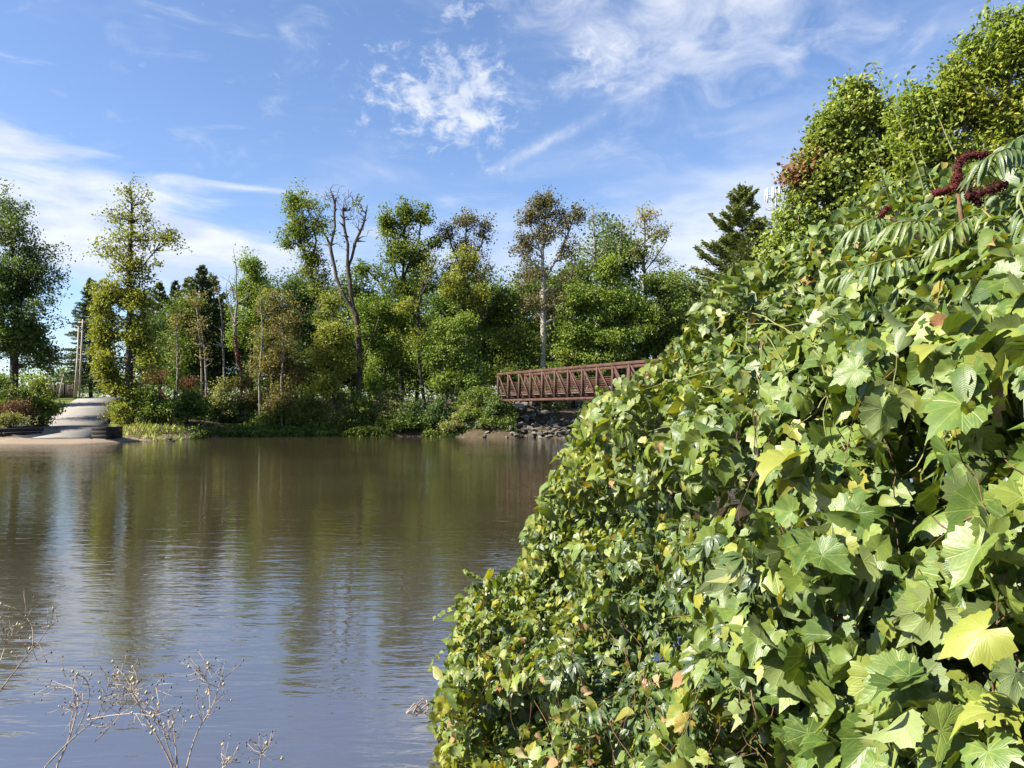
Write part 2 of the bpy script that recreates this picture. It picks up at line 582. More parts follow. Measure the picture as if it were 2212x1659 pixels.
def ground_z(X, Y):
    X, Y = np.asarray(X, float), np.asarray(Y, float)
    wig = (vnoise(X, Y, 2.2, 3) - 0.5) * 0.9
    d = Y - FAR(X) + wig * np.clip((X + 24) / 3, 0, 1)
    nat = np.interp(d, [-8, -2, 0, 0.5, 2.5, 8, 20, 40, 60, 110, 300], [-1.6, -0.5, -0.02, 0.42, 0.95, 1.3, 2.05, 3.45, 4.0, 4.3, 5.0])
    beach = np.interp(d, [-8, -2, 0, 2.0, 5.0, 8, 20, 40, 60, 110, 300], [-1.6, -0.25, 0.0, 0.20, 0.55, 0.95, 1.75, 3.3, 4.0, 4.3, 5.0])
    wb = sst(X, -33, -29.5) * (1 - sst(X, -24.0, -21.0))
    apron = np.interp(d, [-8, -2, 0, 1.6, 2.2, 8, 20, 40, 60, 110, 300], [-1.6, -0.4, -0.05, 0.05, 0.82, 1.05, 1.9, 3.4, 4.0, 4.3, 5.0])
    zf = nat * (1 - wb) + beach * wb
    wa = 1 - sst(X, -34.0, -31.6)
    zf = zf * (1 - wa) + apron * wa
    # stone slope at the bridge end
    s = (X - BR0[0]) * 0.496 + (Y - BR0[1]) * -0.868
    lat = np.abs((X - BR0[0]) * 0.868 + (Y - BR0[1]) * 0.496 - 1.2)
    rip = np.clip(2.75 - np.maximum(s + 1.2, 0) * 0.62, -2, 2.75)
    wr = (1 - sst(lat, 2.6, 4.6)) * sst(d, -2.0, 0.6) * (1 - sst(d, 9, 16))
    zf = np.maximum(zf, rip * wr + zf * (1 - wr))
    # road corridor
    yl = np.clip(Y, 46, 104)
    rl, rr, rz = ROAD_L(yl), ROAD_R(yl), ROAD_Z(yl)
    off = np.maximum(np.maximum(rl - X, X - rr), 0)
    wroad = (1 - sst(off, 0.3, 2.6)) * sst(Y, 45.5, 48.5) * (1 - sst(Y, 104, 110))
    zf = zf * (1 - wroad) + (rz - 0.06) * wroad
    # near bank
    e = NEAR(X) - Y
    zn = np.interp(e, [-8, -2, 0, 0.25, 0.9, 2.0, 5, 12, 40, 200], [-1.6, -0.55, -0.02, 0.05, 0.16, 0.36, 0.75, 1.0, 1.6, 2.4])
    mid = np.minimum(zf, -0.0) + np.minimum(zn, 0.0)
    z = np.where(d > -8, zf, np.where(e > -8, zn, -1.6))
    z = np.where((d > -8) & (e > -8), np.maximum(zf, zn), z)
    return z + (vnoise(X, Y, 1.1, 5) - 0.5) * 0.10 * sst(np.abs(z), 0.15, 0.8) * (1 - wroad)


def grid_axis(parts):
    out = []
    for a, b, s in parts:
        out.extend(np.arange(a, b, s).tolist())
    out.append(parts[-1][1])
    return np.array(out)


def grid_mesh(name, xs, ys, fz, smooth=True):
    X, Y = np.meshgrid(xs, ys)
    Z = fz(X, Y)
    V = np.stack([X, Y, Z], -1).reshape(-1, 3)
    nx, ny = len(xs), len(ys)
    i = (np.arange(ny - 1)[:, None] * nx + np.arange(nx - 1)[None, :]).ravel()
    Q = np.stack([i, i + 1, i + nx + 1, i + nx], -1)
    return make_mesh(name, V, Q, smooth=smooth)


def ground_material():
    m, t, out = new_mat('ground_soil_and_grass')
    g = t.node('ShaderNodeNewGeometry').outputs['Position']
    x, y, z = t.sep(g)
    n1 = t.noise(g, 0.35, 4.0, 0.6)
    n2 = t.noise(g, 3.0, 4.0, 0.65)
    n3 = t.noise(g, 22.0, 3.0, 0.6)
    litter = t.ramp(n2, [(0.25, (0.035, 0.026, 0.016)), (0.6, (0.075, 0.056, 0.034)), (0.85, (0.125, 0.095, 0.055))])
    grass = t.ramp(t.math('ADD', t.math('MULTIPLY', n2, 0.5), t.math('MULTIPLY', n3, 0.5)), [(0.3, (0.055, 0.085, 0.018)), (0.7, (0.125, 0.165, 0.035))])
    sand = t.ramp(n3, [(0.25, (0.15, 0.115, 0.08)), (0.75, (0.28, 0.225, 0.165))])
    # mown grass round the slipway road
    gx = t.math('SUBTRACT', 1.0, t.smooth(x, -33.0, -29.0))
    gy = t.smooth(y, 54.0, 57.0)
    wg = t.math('MULTIPLY', t.math('MULTIPLY', gx, gy), t.smooth(n1, 0.20, 0.42))
    col = t.mix(wg, litter, grass)
    # sand and silt by the water
    zz = t.math('ADD', z, t.math('MULTIPLY', n2, 0.25))
    ws = t.math('SUBTRACT', 1.0, t.smooth(zz, 0.40, 0.62))
    near = t.math('SUBTRACT', 1.0, t.smooth(y, 12.0, 20.0))
    lx = t.math('MULTIPLY', t.math('SUBTRACT', 1.0, t.smooth(x, -24.0, -21.5)), t.smooth(y, 44.0, 46.0))
    ws = t.math('MULTIPLY', ws, t.math('MAXIMUM', near, lx))
    col = t.mix(ws, col, sand)
    wet = t.math('SUBTRACT', 1.0, t.smooth(z, 0.0, 0.10))
    col = t.mix(t.math('MULTIPLY', wet, 0.6), col, (0.07, 0.055, 0.04))
    h = t.math('ADD', n2, t.math('MULTIPLY', n3, 0.4))
    principled(t, out, col, 0.92, 0.2, t.bump(h, 0.7, 0.08))
    return m


def water_material():
    m, t, out = new_mat('river_water')
    g = t.node('ShaderNodeNewGeometry').outputs['Position']
    a = t.noise(t.mapping(g, (1.1, 3.6, 1), (0, 0, R(6))), 1.0, 3.0, 0.55, 0.4)
    b = t.noise(t.mapping(g, (3.6, 11.0, 1), (0, 0, R(-9))), 1.0, 2.0, 0.5, 0.3)
    c = t.noise(t.mapping(g, (0.5, 0.8, 1), (0, 0, R(20))), 1.0, 2.0, 0.5, 0.3)
    patch = t.noise(t.mapping(g, (0.05, 0.16, 1), (0, 0, R(5))), 1.0, 3.0, 0.55)
    amp = t.math('ADD', t.math('MULTIPLY', t.smooth(patch, 0.38, 0.66), 0.75), 0.35)
    h = t.math('ADD', t.math('MULTIPLY', a, 0.0082), t.math('ADD', t.math('MULTIPLY', t.math('MULTIPLY', b, amp), 0.0050), t.math('MULTIPLY', c, 0.007)))
    nm = t.bump(h, 1.0, 1.0)
    silt = t.noise(g, 0.12, 3.0)
    col = t.ramp(silt, [(0.3, (0.026, 0.022, 0.011)), (0.7, (0.038, 0.032, 0.018))])
    # pale silt bottom shows through the shallows along the near bank
    wy = t.sep(g)[1]
    sh = t.math('SUBTRACT', 1.0, t.smooth(t.math('ADD', wy, t.math('MULTIPLY', silt, 2.0)), 4.5, 15.0))
    col = t.mix(sh, col, (0.060, 0.053, 0.048))
    df = t.node('ShaderNodeBsdfDiffuse')
    t.put(df.inputs['Color'], col)
    gl = t.node('ShaderNodeBsdfGlossy')
    gl.inputs['Color'].default_value = (0.97, 0.97, 0.95, 1)
    gl.inputs['Roughness'].default_value = 0.03
    t.put(gl.inputs['Normal'], nm)
    fz = t.node('ShaderNodeFresnel')
    fz.inputs['IOR'].default_value = 4.4
    t.put(fz.inputs['Normal'], nm)
    mx = t.node('ShaderNodeMixShader')
    t.put(mx.inputs[0], fz.outputs[0])
    t.l.new(df.outputs[0], mx.inputs[1])
    t.l.new(gl.outputs[0], mx.inputs[2])
    t.l.new(mx.outputs[0], out.inputs[0])
    return m


def asphalt_material():
    m, t, out = new_mat('worn_concrete_paving')
    g = t.node('ShaderNodeNewGeometry').outputs['Position']
    n1 = t.noise(g, 0.5, 4.0, 0.6)
    n2 = t.noise(g, 30.0, 3.0, 0.6)
    x, y, z = t.sep(g)
    base = t.ramp(t.math('ADD', t.math('MULTIPLY', n1, 0.7), t.math('MULTIPLY', n2, 0.3)), [(0.3, (0.148, 0.136, 0.122)), (0.7, (0.235, 0.218, 0.195))])
    crack = t.node('ShaderNodeTexVoronoi', feature='DISTANCE_TO_EDGE')
    t.put(crack.inputs['Vector'], t.mapping(g, (0.35, 0.22, 0.3)))
    cr = t.math('SUBTRACT', 1.0, t.smooth(crack.outputs[0], 0.0, 0.012))
    col = t.mix(t.math('MULTIPLY', cr, 0.5), base, (0.08, 0.075, 0.07))
    principled(t, out, col, 0.9, 0.25, t.bump(n2, 0.3, 0.01))
    return m


MAT['ground'] = ground_material()
MAT['water'] = water_material()
MAT['asphalt'] = asphalt_material()


def build_setting():
    xs = grid_axis([(-900, -120, 60), (-120, -60, 4), (-60, -20, 0.6), (-20, 14, 0.5), (14, 40, 1.5), (40, 120, 5), (120, 900, 60)])
    ys = grid_axis([(-200, -20, 15), (-20, 0, 2), (0, 9, 0.25), (9, 24, 1.0), (24, 44, 2.0), (44, 72, 0.45), (72, 112, 1.0), (112, 170, 5), (170, 1500, 70)])
    o = obj('ground', grid_mesh('ground', xs, ys, ground_z), MAT['ground'])
    sprop(o, 'leaf-littered earth banks with grass on both sides of the river', 'ground', kind='structure')
    xs = grid_axis([(-900, 900, 50)])
    ys = grid_axis([(-200, 300, 25)])
    o = obj('river', grid_mesh('river', xs, ys, lambda X, Y: X * 0.0), MAT['water'])
    sprop(o, 'calm brown rippled river reflecting the trees and sky', 'river', kind='structure')

    # slipway road: crowned strip with thickness, then the cross lane at the top
    mb = MB()
    ys = np.concatenate([np.arange(50.6, 60, 0.5), np.arange(60, 104.1, 1.0)])
    rows = []
    for y in ys:
        l, r, z = float(ROAD_L(y)), float(ROAD_R(y)), float(ROAD_Z(y))
        wob = (vnoise(y, 0.0, 3.0, 9) - 0.5) * 0.10
        rows.append([(l + wob, y, z - 0.25), (l + wob, y, z + 0.015), ((l + r) / 2, y, z + 0.04), (r - wob, y, z + 0.015), (r - wob, y, z - 0.25)])
    V = np.array(rows).reshape(-1, 3)
    Q = []
    for i in range(len(ys) - 1):
        for k in range(4):
            a = i * 5 + k
            Q.append((a, a + 1, a + 6, a + 5))
    mb.add(V, Q)
    mb.add([rows[0][0], rows[0][1], rows[0][3], rows[0][4]], [(3, 2, 1, 0)])
    o = mb.build('slipway_road', MAT['asphalt'])
    sprop(o, 'pale grey paved boat slipway climbing from the water on the far bank', 'road', kind='structure')
    mb = MB()
    pts = [(-110, 100.6), (-80, 101.5), (-62, 102.4), (-52, 104.6), (-44, 109), (-36, 116), (-24, 124), (0, 136)]
    rows = []
    for i, (x, y) in enumerate(pts):
        z = float(ground_z(x, y)) + 0.10
        rows += [(x - 0.6, y - 2.0, z), (x + 0.6, y + 2.0, z + 0.02)]
    mb.add(rows, [(2 * i, 2 * i + 2, 2 * i + 3, 2 * i + 1) for i in range(len(pts) - 1)])
    o = mb.build('lane_road', MAT['asphalt'])
    sprop(o, 'sunlit pale lane crossing at the top of the slipway', 'road', kind='structure')
    # apron left of the slipway foot
    mb = MB()
    aps = [(-31.7, 51.1), (-31.7, 54.0), (-35.4, 58.4), (-44, 57.8), (-58, 56.4), (-58, 51.5), (-44, 50.95), (-37, 50.9)]
    top = [(x, y, 0.95 + 0.02 * (y - 51) + (-0.55 if x > -32 and y < 52 else (-0.3 if x > -32 else 0))) for x, y in aps]
    n = len(top)
    mb.add(top + [(x, y, z - 0.4) for x, y, z in top], [(i, (i + 1) % n, (i + 1) % n + n, i + n) for i in range(n)],
           [(0, i + 1, i) for i in range(1, n - 1)])
    o = mb.build('landing_pavement', MAT['asphalt'])
    sprop(o, 'pale concrete landing beside the slipway, behind the dark timber wall', 'pavement', kind='structure')


build_setting()


# ------------------------------------------------------------------ trees
LEAF_N, LEAF_S = 2.3, 0.98         # leaves per twig, leaf size: one far leaf stands for a small spray


def unit(v):
    return v / (np.linalg.norm(v, axis=-1, keepdims=True) + 1e-9)


def leaf_cloud(C, size, tint, aut, width=0.7, up=0.35, drop=0.15):
    """C: (n,3) leaf centres -> folded four-corner leaves"""
    n = len(C)
    nrm = unit(RNG.normal(0, 1, (n, 3)) + np.array([0, 0, up]) + np.array(sun_dir) * 0.55)
    ax = RNG.normal(0, 1, (n, 3)) - np.array([0, 0, drop])
    ax = unit(ax - nrm * np.sum(ax * nrm, axis=1, keepdims=True))
    sd = np.cross(nrm, ax)
    L = (size * RNG.uniform(0.65, 1.35, n))[:, None]
    W = L * width
    fold = nrm * (L * 0.12)
    V = np.stack([C - ax * L * 0.5, C + sd * W * 0.5 + fold, C + ax * L * 0.5, C - sd * W * 0.5 + fold], axis=1).reshape(-1, 3)
    Q = np.arange(n * 4).reshape(n, 4)
    return V, Q, np.repeat(tint, 4), np.repeat(aut, 4)


def grow(trunks, attract, bf=0.35, rtip=0.012, expo=0.47, rbase=None, wob=0.12):
    """trunks: list of polylines (k,3) (the first reaches the ground, the rest start near an earlier one); attract: (n,3) twig ends.
    Joins every twig end to the nearest standing wood, weighing in the way back to the root."""
    nodes, par = [], []
    for ti, tr in enumerate(trunks):
        tr = np.asarray(tr, float)
        seg = []
        for a, b in zip(tr[:-1], tr[1:]):
            k = max(2, int(np.linalg.norm(b - a) / 0.6))
            for i in range(k):
                seg.append(a + (b - a) * i / k)
        seg.append(tr[-1])
        seg = np.array(seg)
        ww = np.cumsum(RNG.normal(0, 0.035, seg.shape), axis=0)
        ww -= np.linspace(0, 1, len(seg))[:, None] * ww[-1]
        ww[:, 2] = 0
        seg = seg + ww
        start = len(nodes)
        if ti == 0:
            p0 = -1
        else:
            N = np.array(nodes)
            p0 = int(np.argmin(np.linalg.norm(N - seg[0], axis=1)))
        for i, q in enumerate(seg):
            nodes.append(q)
            par.append(p0 if i == 0 else start + i - 1)
    ntrunk = len(nodes)
    nodes = np.array(nodes)
    path = np.zeros(ntrunk)
    for i in range(1, ntrunk):
        path[i] = path[par[i]] + np.linalg.norm(nodes[i] - nodes[par[i]])
    nodes, par, path = list(nodes), list(par), list(path)
    if len(attract):
        dist = np.array([np.min(np.linalg.norm(np.array(nodes[:ntrunk]) - a, axis=1)) for a in attract])
        NA = np.array(nodes)
        PA = np.array(path)
        tips = []
        for idx in np.argsort(dist):
            a = attract[idx]
            dv = a - NA
            dd = np.linalg.norm(dv, axis=1)
            cost = dd + bf * PA + np.maximum(0, -dv[:, 2] + 0.0) * 0.9 + (dd < 0.05) * 5
            j = int(np.argmin(cost))
            b = NA[j]
            L = dd[j]
            k = max(1, int(L / 0.7))
            bend = RNG.normal(0, wob * L, 3)
            bend[2] = abs(bend[2]) * -0.6
            pj = j
            new = []
            for i in range(1, k + 1):
                f = i / k
                q = b + (a - b) * f + bend * math.sin(f * math.pi)
                nodes.append(q)
                par.append(pj)
                path.append(path[pj] + L / k)
                pj = len(nodes) - 1
                new.append(q)
            NA = np.concatenate([NA, np.array(new)])
            PA = np.array(path)
            tips.append(pj)
    nodes = np.array(nodes)
    par = np.array(par)
    cnt = np.zeros(len(nodes))
    kids = np.zeros(len(nodes))
    for i in range(len(nodes)):
        if par[i] >= 0:
            kids[par[i]] += 1
    cnt[kids == 0] = 1
    for i in range(len(nodes) - 1, 0, -1):
        if par[i] >= 0:
            cnt[par[i]] += cnt[i]
    rad = rtip * np.power(np.maximum(cnt, 1), expo)
    
    if rbase:
        # scale so that the butt has the wanted girth, thin ends untouched
        s = rbase / rad[0]
        rad = rad * (1 + (s - 1) * np.clip(rad / rad[0], 0, 1) ** 0.6) if s > 1 else rad * s ** np.clip(rad / rad[0], 0, 1)
        rad[:ntrunk] = np.maximum(rad[:ntrunk], rtip)
        mono = rad.copy()
        for i in range(1, len(nodes)):
            if par[i] >= 0:
                mono[i] = min(mono[i], mono[par[i]])
        rad = mono
    e = np.where(par >= 0)[0]
    return nodes, par, rad, e, ntrunk


def wood_mesh(name, nodes, par, rad, e, sides=5):
    V, Q = tubes(nodes[par[e]], nodes[e], rad[par[e]], rad[e], sides)
    return make_mesh(name, V, Q, smooth=True)


def lobe_points(lobes, D, dz=0.9):
    """lobes: (cx, cy, rx, ry, n, leaves, aut) in picture units at distance D -> twig ends, leaves per twig, aut per twig"""
    pts, lv, au = [], [], []
    for lb in lobes:
        cx, cy, rx, ry, n, L = lb[:6]
        n, L = int(n * 1.6 + 0.5), L / 1.6
        a = lb[6] if len(lb) > 6 else 0.0
        c = P(cx, cy, D)
        rX, rZ = rx / F * D, ry / F * D
        rY = min(rX * dz, 4.0) if len(lb) < 8 else lb[7]
        v = unit(RNG.normal(0, 1, (n, 3)))
        tuft = unit(RNG.normal(0, 1, (11, 3)) + np.array([0, 0, 0.25]))
        reach = 0.50 + 0.85 * np.max(np.maximum(v @ tuft.T, 0) ** 9, axis=1, keepdims=True)
        v = v * (RNG.uniform(0, 1, (n, 1)) ** 0.42) * reach
        pts.append(c + v * np.array([rX, rY, rZ]))
        lv.append(np.full(n, L))
        au.append(np.full(n, a))
    return np.concatenate(pts), np.concatenate(lv), np.concatenate(au)


def add_leaves(tips, lv, au, spread, size, base=None, width=0.7, flat=0.7, droop=0.15, tint_c=0.5):
    tot, tt, aa = [], [], []
    for i, (p, L) in enumerate(zip(tips, lv)):
        k = int(RNG.poisson(L * LEAF_N)) if L > 0 else 0
        if k == 0:
            continue
        q = p + np.clip(RNG.normal(0, 1, (k, 3)), -1.7, 1.7) * spread * np.array([1, 1, flat]) * RNG.uniform(0.5, 1.25)
        tot.append(q)
        ct = RNG.normal(tint_c, 0.16)
        tt.append(np.clip(ct + RNG.normal(0, 0.16, k), 0, 1))
        ca = np.clip(au[i] + RNG.normal(0, 0.16) * (au[i] > 0), 0, 1)
        aa.append(np.clip(ca + RNG.normal(0, 0.15, k) * (ca > 0), 0, 1) * (RNG.uniform(0, 1, k) < 0.25 + ca))
    C = np.concatenate(tot)
    V, Q, t, a = leaf_cloud(C, size * LEAF_S, np.concatenate(tt), np.concatenate(aa), width, drop=droop)
    return V, Q, t, a


def tree(name, label, cat, D, trunks, lobes, mat, r=0.2, spread=0.42, size=0.19, bark='bark', group=None, bf=0.35, rtip=0.012, wob=0.12, root_down=True, tint_c=0.5, width=0.72):
    """trunks in picture units: list of lists of (x, y) or (x, y, dD)"""
    tr = []
    for i, pl in enumerate(trunks):
        q = np.array([P(p[0], p[1], D + (p[2] if len(p) > 2 else 0.0)) for p in pl])
        tr.append(q)
    base = tr[0][0].copy()
    gz = float(ground_z(base[0], base[1]))
    if root_down:
        tr[0] = np.concatenate([[np.array([base[0], base[1], gz - 0.15])], tr[0]]) if base[2] > gz + 0.3 else np.concatenate([[np.array([base[0], base[1], gz - 0.15])], tr[0][1:]])
    pts, lv, au = lobe_points(lobes, D)
    gl = np.maximum(ground_z(pts[:, 0], pts[:, 1]), 0.0) + 0.2
    pts[:, 2] = np.where(pts[:, 2] < gl, gl + RNG.uniform(0, 0.5, len(pts)), pts[:, 2])
    nodes, par, rad, e, nt = grow(tr, pts, bf, rtip, rbase=r, wob=wob)
    root = empty(name, (base[0], base[1], gz))
    off = np.array([base[0], base[1], gz])
    sprop(root, label, cat, group)
    et = e[e < nt]
    eb = e[e >= nt]
    tk = obj('trunk', wood_mesh('trunk', nodes - off, par, rad, et, 8), MAT[bark], root)
    if len(eb):
        obj('branches', wood_mesh('branches', nodes - off, par, rad, eb, 4), MAT[bark], root)
    if lv.max() > 0:
        V, Q, t, a = add_leaves(pts, lv, au, spread, size, tint_c=tint_c, width=width)
        keep = None
        me = make_mesh('crown', V - off, Q, attrs={'tint': t, 'aut': a})
        obj('crown', me, MAT[mat], root)
    return root


def conifer(name, label, D, x, ytop, hw, ybase=None, mat='f_spruce', kind='spruce', cat='pine tree', r=0.22, seed=0, density=1.0, group=None, bare=0.12):
    rg = np.random.default_rng(seed)
    b = P(x, 880, D)
    gz = float(ground_z(b[0], b[1]))
    top = P(x, ytop, D)[2]
    H = top - gz
    W = hw / F * D
    root = empty(name, (b[0], b[1], gz))
    sprop(root, label, cat, group)
    tk = MB()
    zs = np.linspace(-0.2, H, 12)
    lean = np.cumsum(rg.normal(0, 0.05, 12))
    tpts = np.stack([lean * 0.6, np.cumsum(rg.normal(0, 0.05, 12)) * 0.6, zs], -1)
    tk.tube(tpts, np.linspace(r, 0.02, 12), 7)
    tk.build('trunk', MAT['bark_dark'], root, True)
    A, B, ra, rb, C, T, AX = [], [], [], [], [], [], []
    z = H * bare
    step = 0.42 if kind == 'spruce' else 0.9
    while z < H - 0.25:
        f = max((z / H - bare) / (1 - bare), 0.0)
        if kind == 'spruce':
            prof = ((1 - f) ** 0.85 + 0.04) * rg.uniform(0.7, 1.2)
        else:
            prof = (min(1.0, 0.55 + 1.3 * f) * (1 - f ** 2.1)) * (0.86 + 0.28 * rg.random()) + 0.06
        nb = int(rg.integers(5, 9)) if kind == 'spruce' else int(rg.integers(4, 8))
        a0 = rg.uniform(0, 6.28)
        for k in range(nb):
            a = a0 + k * 6.283 / nb + rg.normal(0, 0.25)
            L = W * prof * rg.uniform(0.6, 1.15)
            if kind == 'pine' and rg.random() < 0.06:
                continue
            rise = (-0.22 + 0.45 * f) if kind == 'spruce' else (0.10 + 0.45 * f + rg.normal(0, 0.08))
            zb = z + rg.normal(0, 0.16)
            base = np.array([np.interp(zb, zs, tpts[:, 0]), np.interp(zb, zs, tpts[:, 1]), zb])
            n = 4
            pp = []
            for i in range(n + 1):
                s = i / n
                pp.append(base + np.array([math.cos(a) * L * s, math.sin(a) * L * s, L * (rise * s + (0.18 * s * s if kind == 'pine' else -0.12 * s * s + 0.16 * s ** 3))]))
            pp = np.array(pp)
            A.append(pp[:-1]); B.append(pp[1:])
            ra.append(np.linspace(0.045, 0.012, n)); rb.append(np.linspace(0.036, 0.008, n))
            m = int((46 if kind == 'pine' else 40) * density * (0.4 + L))
            s = rg.uniform(0.25 if kind == 'pine' else 0.1, 1.0, m) ** 0.8
            q = np.stack([np.interp(s, np.linspace(0, 1, n + 1), pp[:, j]) for j in range(3)], -1)
            sp = (0.10 + 0.22 * L * (1 - s * 0.55)) * 0.8
            sd = np.array([-math.sin(a), math.cos(a), 0])
            lat = rg.normal(0, 1, m) * sp
            q = q + sd * lat[:, None] + np.array([0, 0, 1]) * np.abs(rg.normal(0, 0.16 if kind == 'pine' else 0.10, m))[:, None] - np.array([0, 0, 1]) * (np.abs(lat) * 0.25)[:, None]
            ax = np.array([math.cos(a), math.sin(a), 0.25]) + sd * (np.sign(lat) * 0.6)[:, None] + rg.normal(0, 0.35, (m, 3))
            C.append(q); AX.append(ax)
            T.append(np.clip(rg.normal(0.35 + 0.3 * s, 0.15), 0, 1))
        z += step * rg.uniform(0.8, 1.2) * (1 - 0.35 * f)
    V, Q = tubes(np.concatenate(A), np.concatenate(B), np.concatenate(ra), np.concatenate(rb), 4)
    obj('branches', make_mesh('branches', V, Q, smooth=True), MAT['bark_dark'], root)
    C, AX, T = np.concatenate(C), unit(np.concatenate(AX)), np.concatenate(T)
    n = len(C)
    nr = rg.normal(0, 1, (n, 3)) + np.array([0, 0, 0.6])
    sd = unit(np.cross(AX, nr))
    Ln = (rg.uniform(0.20, 0.42, n) * (1.15 if kind == 'pine' else 0.9))[:, None]
    Wd = Ln * 0.36
    V = np.stack([C - AX * Ln * 0.5, C + sd * Wd * 0.5, C + AX * Ln * 0.5, C - sd * Wd * 0.5], 1).reshape(-1, 3)
    me = make_mesh('crown', V, np.arange(n * 4).reshape(n, 4), attrs={'tint': np.repeat(T, 4), 'aut': np.repeat((rg.random(n) < 0.06) * 0.6, 4)})
    obj('crown', me, MAT[mat], root)
    return root


def copy_thing(root, loc, rotz, scale, label=None):
    r = root.copy()
    COL.objects.link(r)
    r.location = loc
    r.rotation_euler = (0, 0, rotz)
    r.scale = scale
    if label:
        r['label'] = label
    for ch in root.children:
        c = ch.copy()
        COL.objects.link(c)
        c.parent = r
    return r


def build_trees():
    T = tree
    # --- left bank
    T('broadleaf_tree', 'tall dense dark green tree at the picture edge left of the slipway', 'tree', 65,
      [[(35, 880), (33, 760), (30, 640), (26, 540), (20, 440)], [(31, 700), (60, 600), (75, 520)], [(31, 740), (-30, 640), (-70, 560)]],
      [(35, 720, 92, 95, 120, 60), (25, 610, 92, 80, 95, 55), (-70, 640, 110, 160, 110, 50), (25, 500, 62, 60, 50, 26, 0.12), (10, 445, 42, 40, 26, 16, 0.15),
       (85, 600, 40, 40, 20, 26), (95, 770, 34, 40, 26, 45), (70, 550, 40, 45, 22, 16), (118, 548, 30, 28, 14, 5)], 'f_dark', 0.32, 0.50, 0.20, 'bark_dark')
    T('ivy_covered_tree', 'tall straight tree with yellowing leaves beside the top of the slipway', 'tree', 60,
      [[(281, 905), (281, 800), (281, 700), (283, 600), (285, 500), (284, 440), (282, 392)]],
      [(285, 425, 42, 42, 60, 3.2, 0.35), (262, 470, 45, 26, 26, 7, 0.5), (310, 470, 45, 26, 30, 4, 0.3), (300, 515, 95, 34, 60, 10, 0.35), (240, 545, 42, 34, 26, 12, 0.35),
       (365, 512, 32, 18, 14, 14, 0.3), (282, 575, 62, 38, 44, 16, 0.35), (236, 640, 46, 48, 46, 42, 0.42), (290, 640, 42, 55, 44, 34, 0.3), (228, 720, 40, 55, 44, 42, 0.35), (295, 730, 40, 60, 48, 40, 0.25),
       (232, 795, 38, 42, 40, 46, 0.5), (318, 770, 30, 50, 26, 30, 0.2), (250, 835, 30, 26, 22, 44, 0.45), (288, 850, 16, 45, 22, 34, 0.1), (262, 885, 20, 24, 16, 40, 0.4)],
      'f_yellow', 0.34, 0.36, 0.185, 'bark_dark')
    conifer('pine_tree', 'drooping blue-green pine behind the utility poles', 114, 196, 598, 72, mat='f_spruce', kind='spruce', seed=3, density=1.6, r=0.3)
    # --- conifers behind the red bushes
    for i, (x, yt, hw, D) in enumerate([(345, 612, 34, 92), (378, 606, 32, 95), (408, 596, 32, 88), (437, 574, 40, 86), (462, 588, 34, 90), (318, 640, 34, 96)]):
        lab = ['slim dark conifer just right of the tall yellowing tree, lower of a close pair', 'pointed conifer with brighter tips in the dip of the conifer row',
               'pointed conifer left of the tallest one in the row', 'tallest dark conifer of the row left of the dead snag',
               'dark conifer touching the dead snag, at the end of its row', 'lowest conifer peeping past the yellowing tree trunk'][i]
        conifer('conifer_tree', lab, D, x, yt, hw * 1.25, mat='f_spruce' if i % 2 else 'f_pine', kind='pine', seed=20 + i, density=1.7, cat='conifer', group='conifers behind the red bushes')
    T('broadleaf_tree', 'fresh green tree with a round top just right of the dead snag', 'tree', 80,
      [[(545, 800), (543, 680), (542, 570)]],
      [(543, 575, 30, 30, 34, 26), (540, 640, 42, 45, 60, 34), (530, 720, 45, 50, 50, 34), (560, 690, 36, 50, 40, 30)], 'f_bright', 0.2, 0.5, 0.22)
    sn = T('dead_snag', 'bare dead snag with red creeper wrapped round its foot', 'dead tree', 67,
      [[(524, 812), (515, 775), (509, 720), (511, 640), (509, 580), (504, 537)], [(510, 655), (497, 610), (476, 596)], [(511, 700), (494, 660), (488, 620)]],
      [(490, 625, 26, 34, 12, 0), (512, 575, 10, 30, 6, 0), (500, 690, 30, 30, 10, 0), (540, 640, 20, 30, 5, 0)], 'f_mid', 0.15, bark='bark_grey')
    # creeper as a part of the snag
    c = np.array([P(x, y, 66.85) for x, y in [(521, 800), (516, 780), (512, 760), (509, 742), (508, 725)]])
    lv = []
    for a, b in zip(c[:-1], c[1:]):
        f = RNG.uniform(0, 1, (120, 1))
        lv.append(a + (b - a) * f + RNG.normal(0, 0.13, (120, 3)))
    lv = np.concatenate(lv)
    V, Q, t_, a_ = leaf_cloud(lv, 0.14, RNG.uniform(0, 1, len(lv)), np.ones(len(lv)) * (RNG.random(len(lv)) < 0.85))
    o = obj('creeper', make_mesh('creeper', V - np.array(sn.location), Q, attrs={'tint': t_, 'aut': a_}), MAT['f_red'], sn)
    o['label'] = 'red creeper leaves wrapped round the lower trunk'
    thin = [(484, 812, 470, 615, 'pale bare leaning stem left of the dead snag', 0, 'f_olive'), (382, 832, 379, 688, 'slim pale trunk rising behind the red bush, nearest the yellowing tree', 8, 'f_olive'),
            (434, 826, 424, 640, 'slim pale trunk rising out of the red bushes, left of two', 10, 'f_olive'), (447, 828, 434, 690, 'slim pale trunk rising out of the red bushes, right of two', 8, 'f_olive'),
            (560, 815, 563, 640, 'slim dark trunk between the green round tree and the olive trees', 12, 'f_mid'), (610, 800, 612, 690, 'slim pole-like trunk among the olive trees', 14, 'f_olive')]
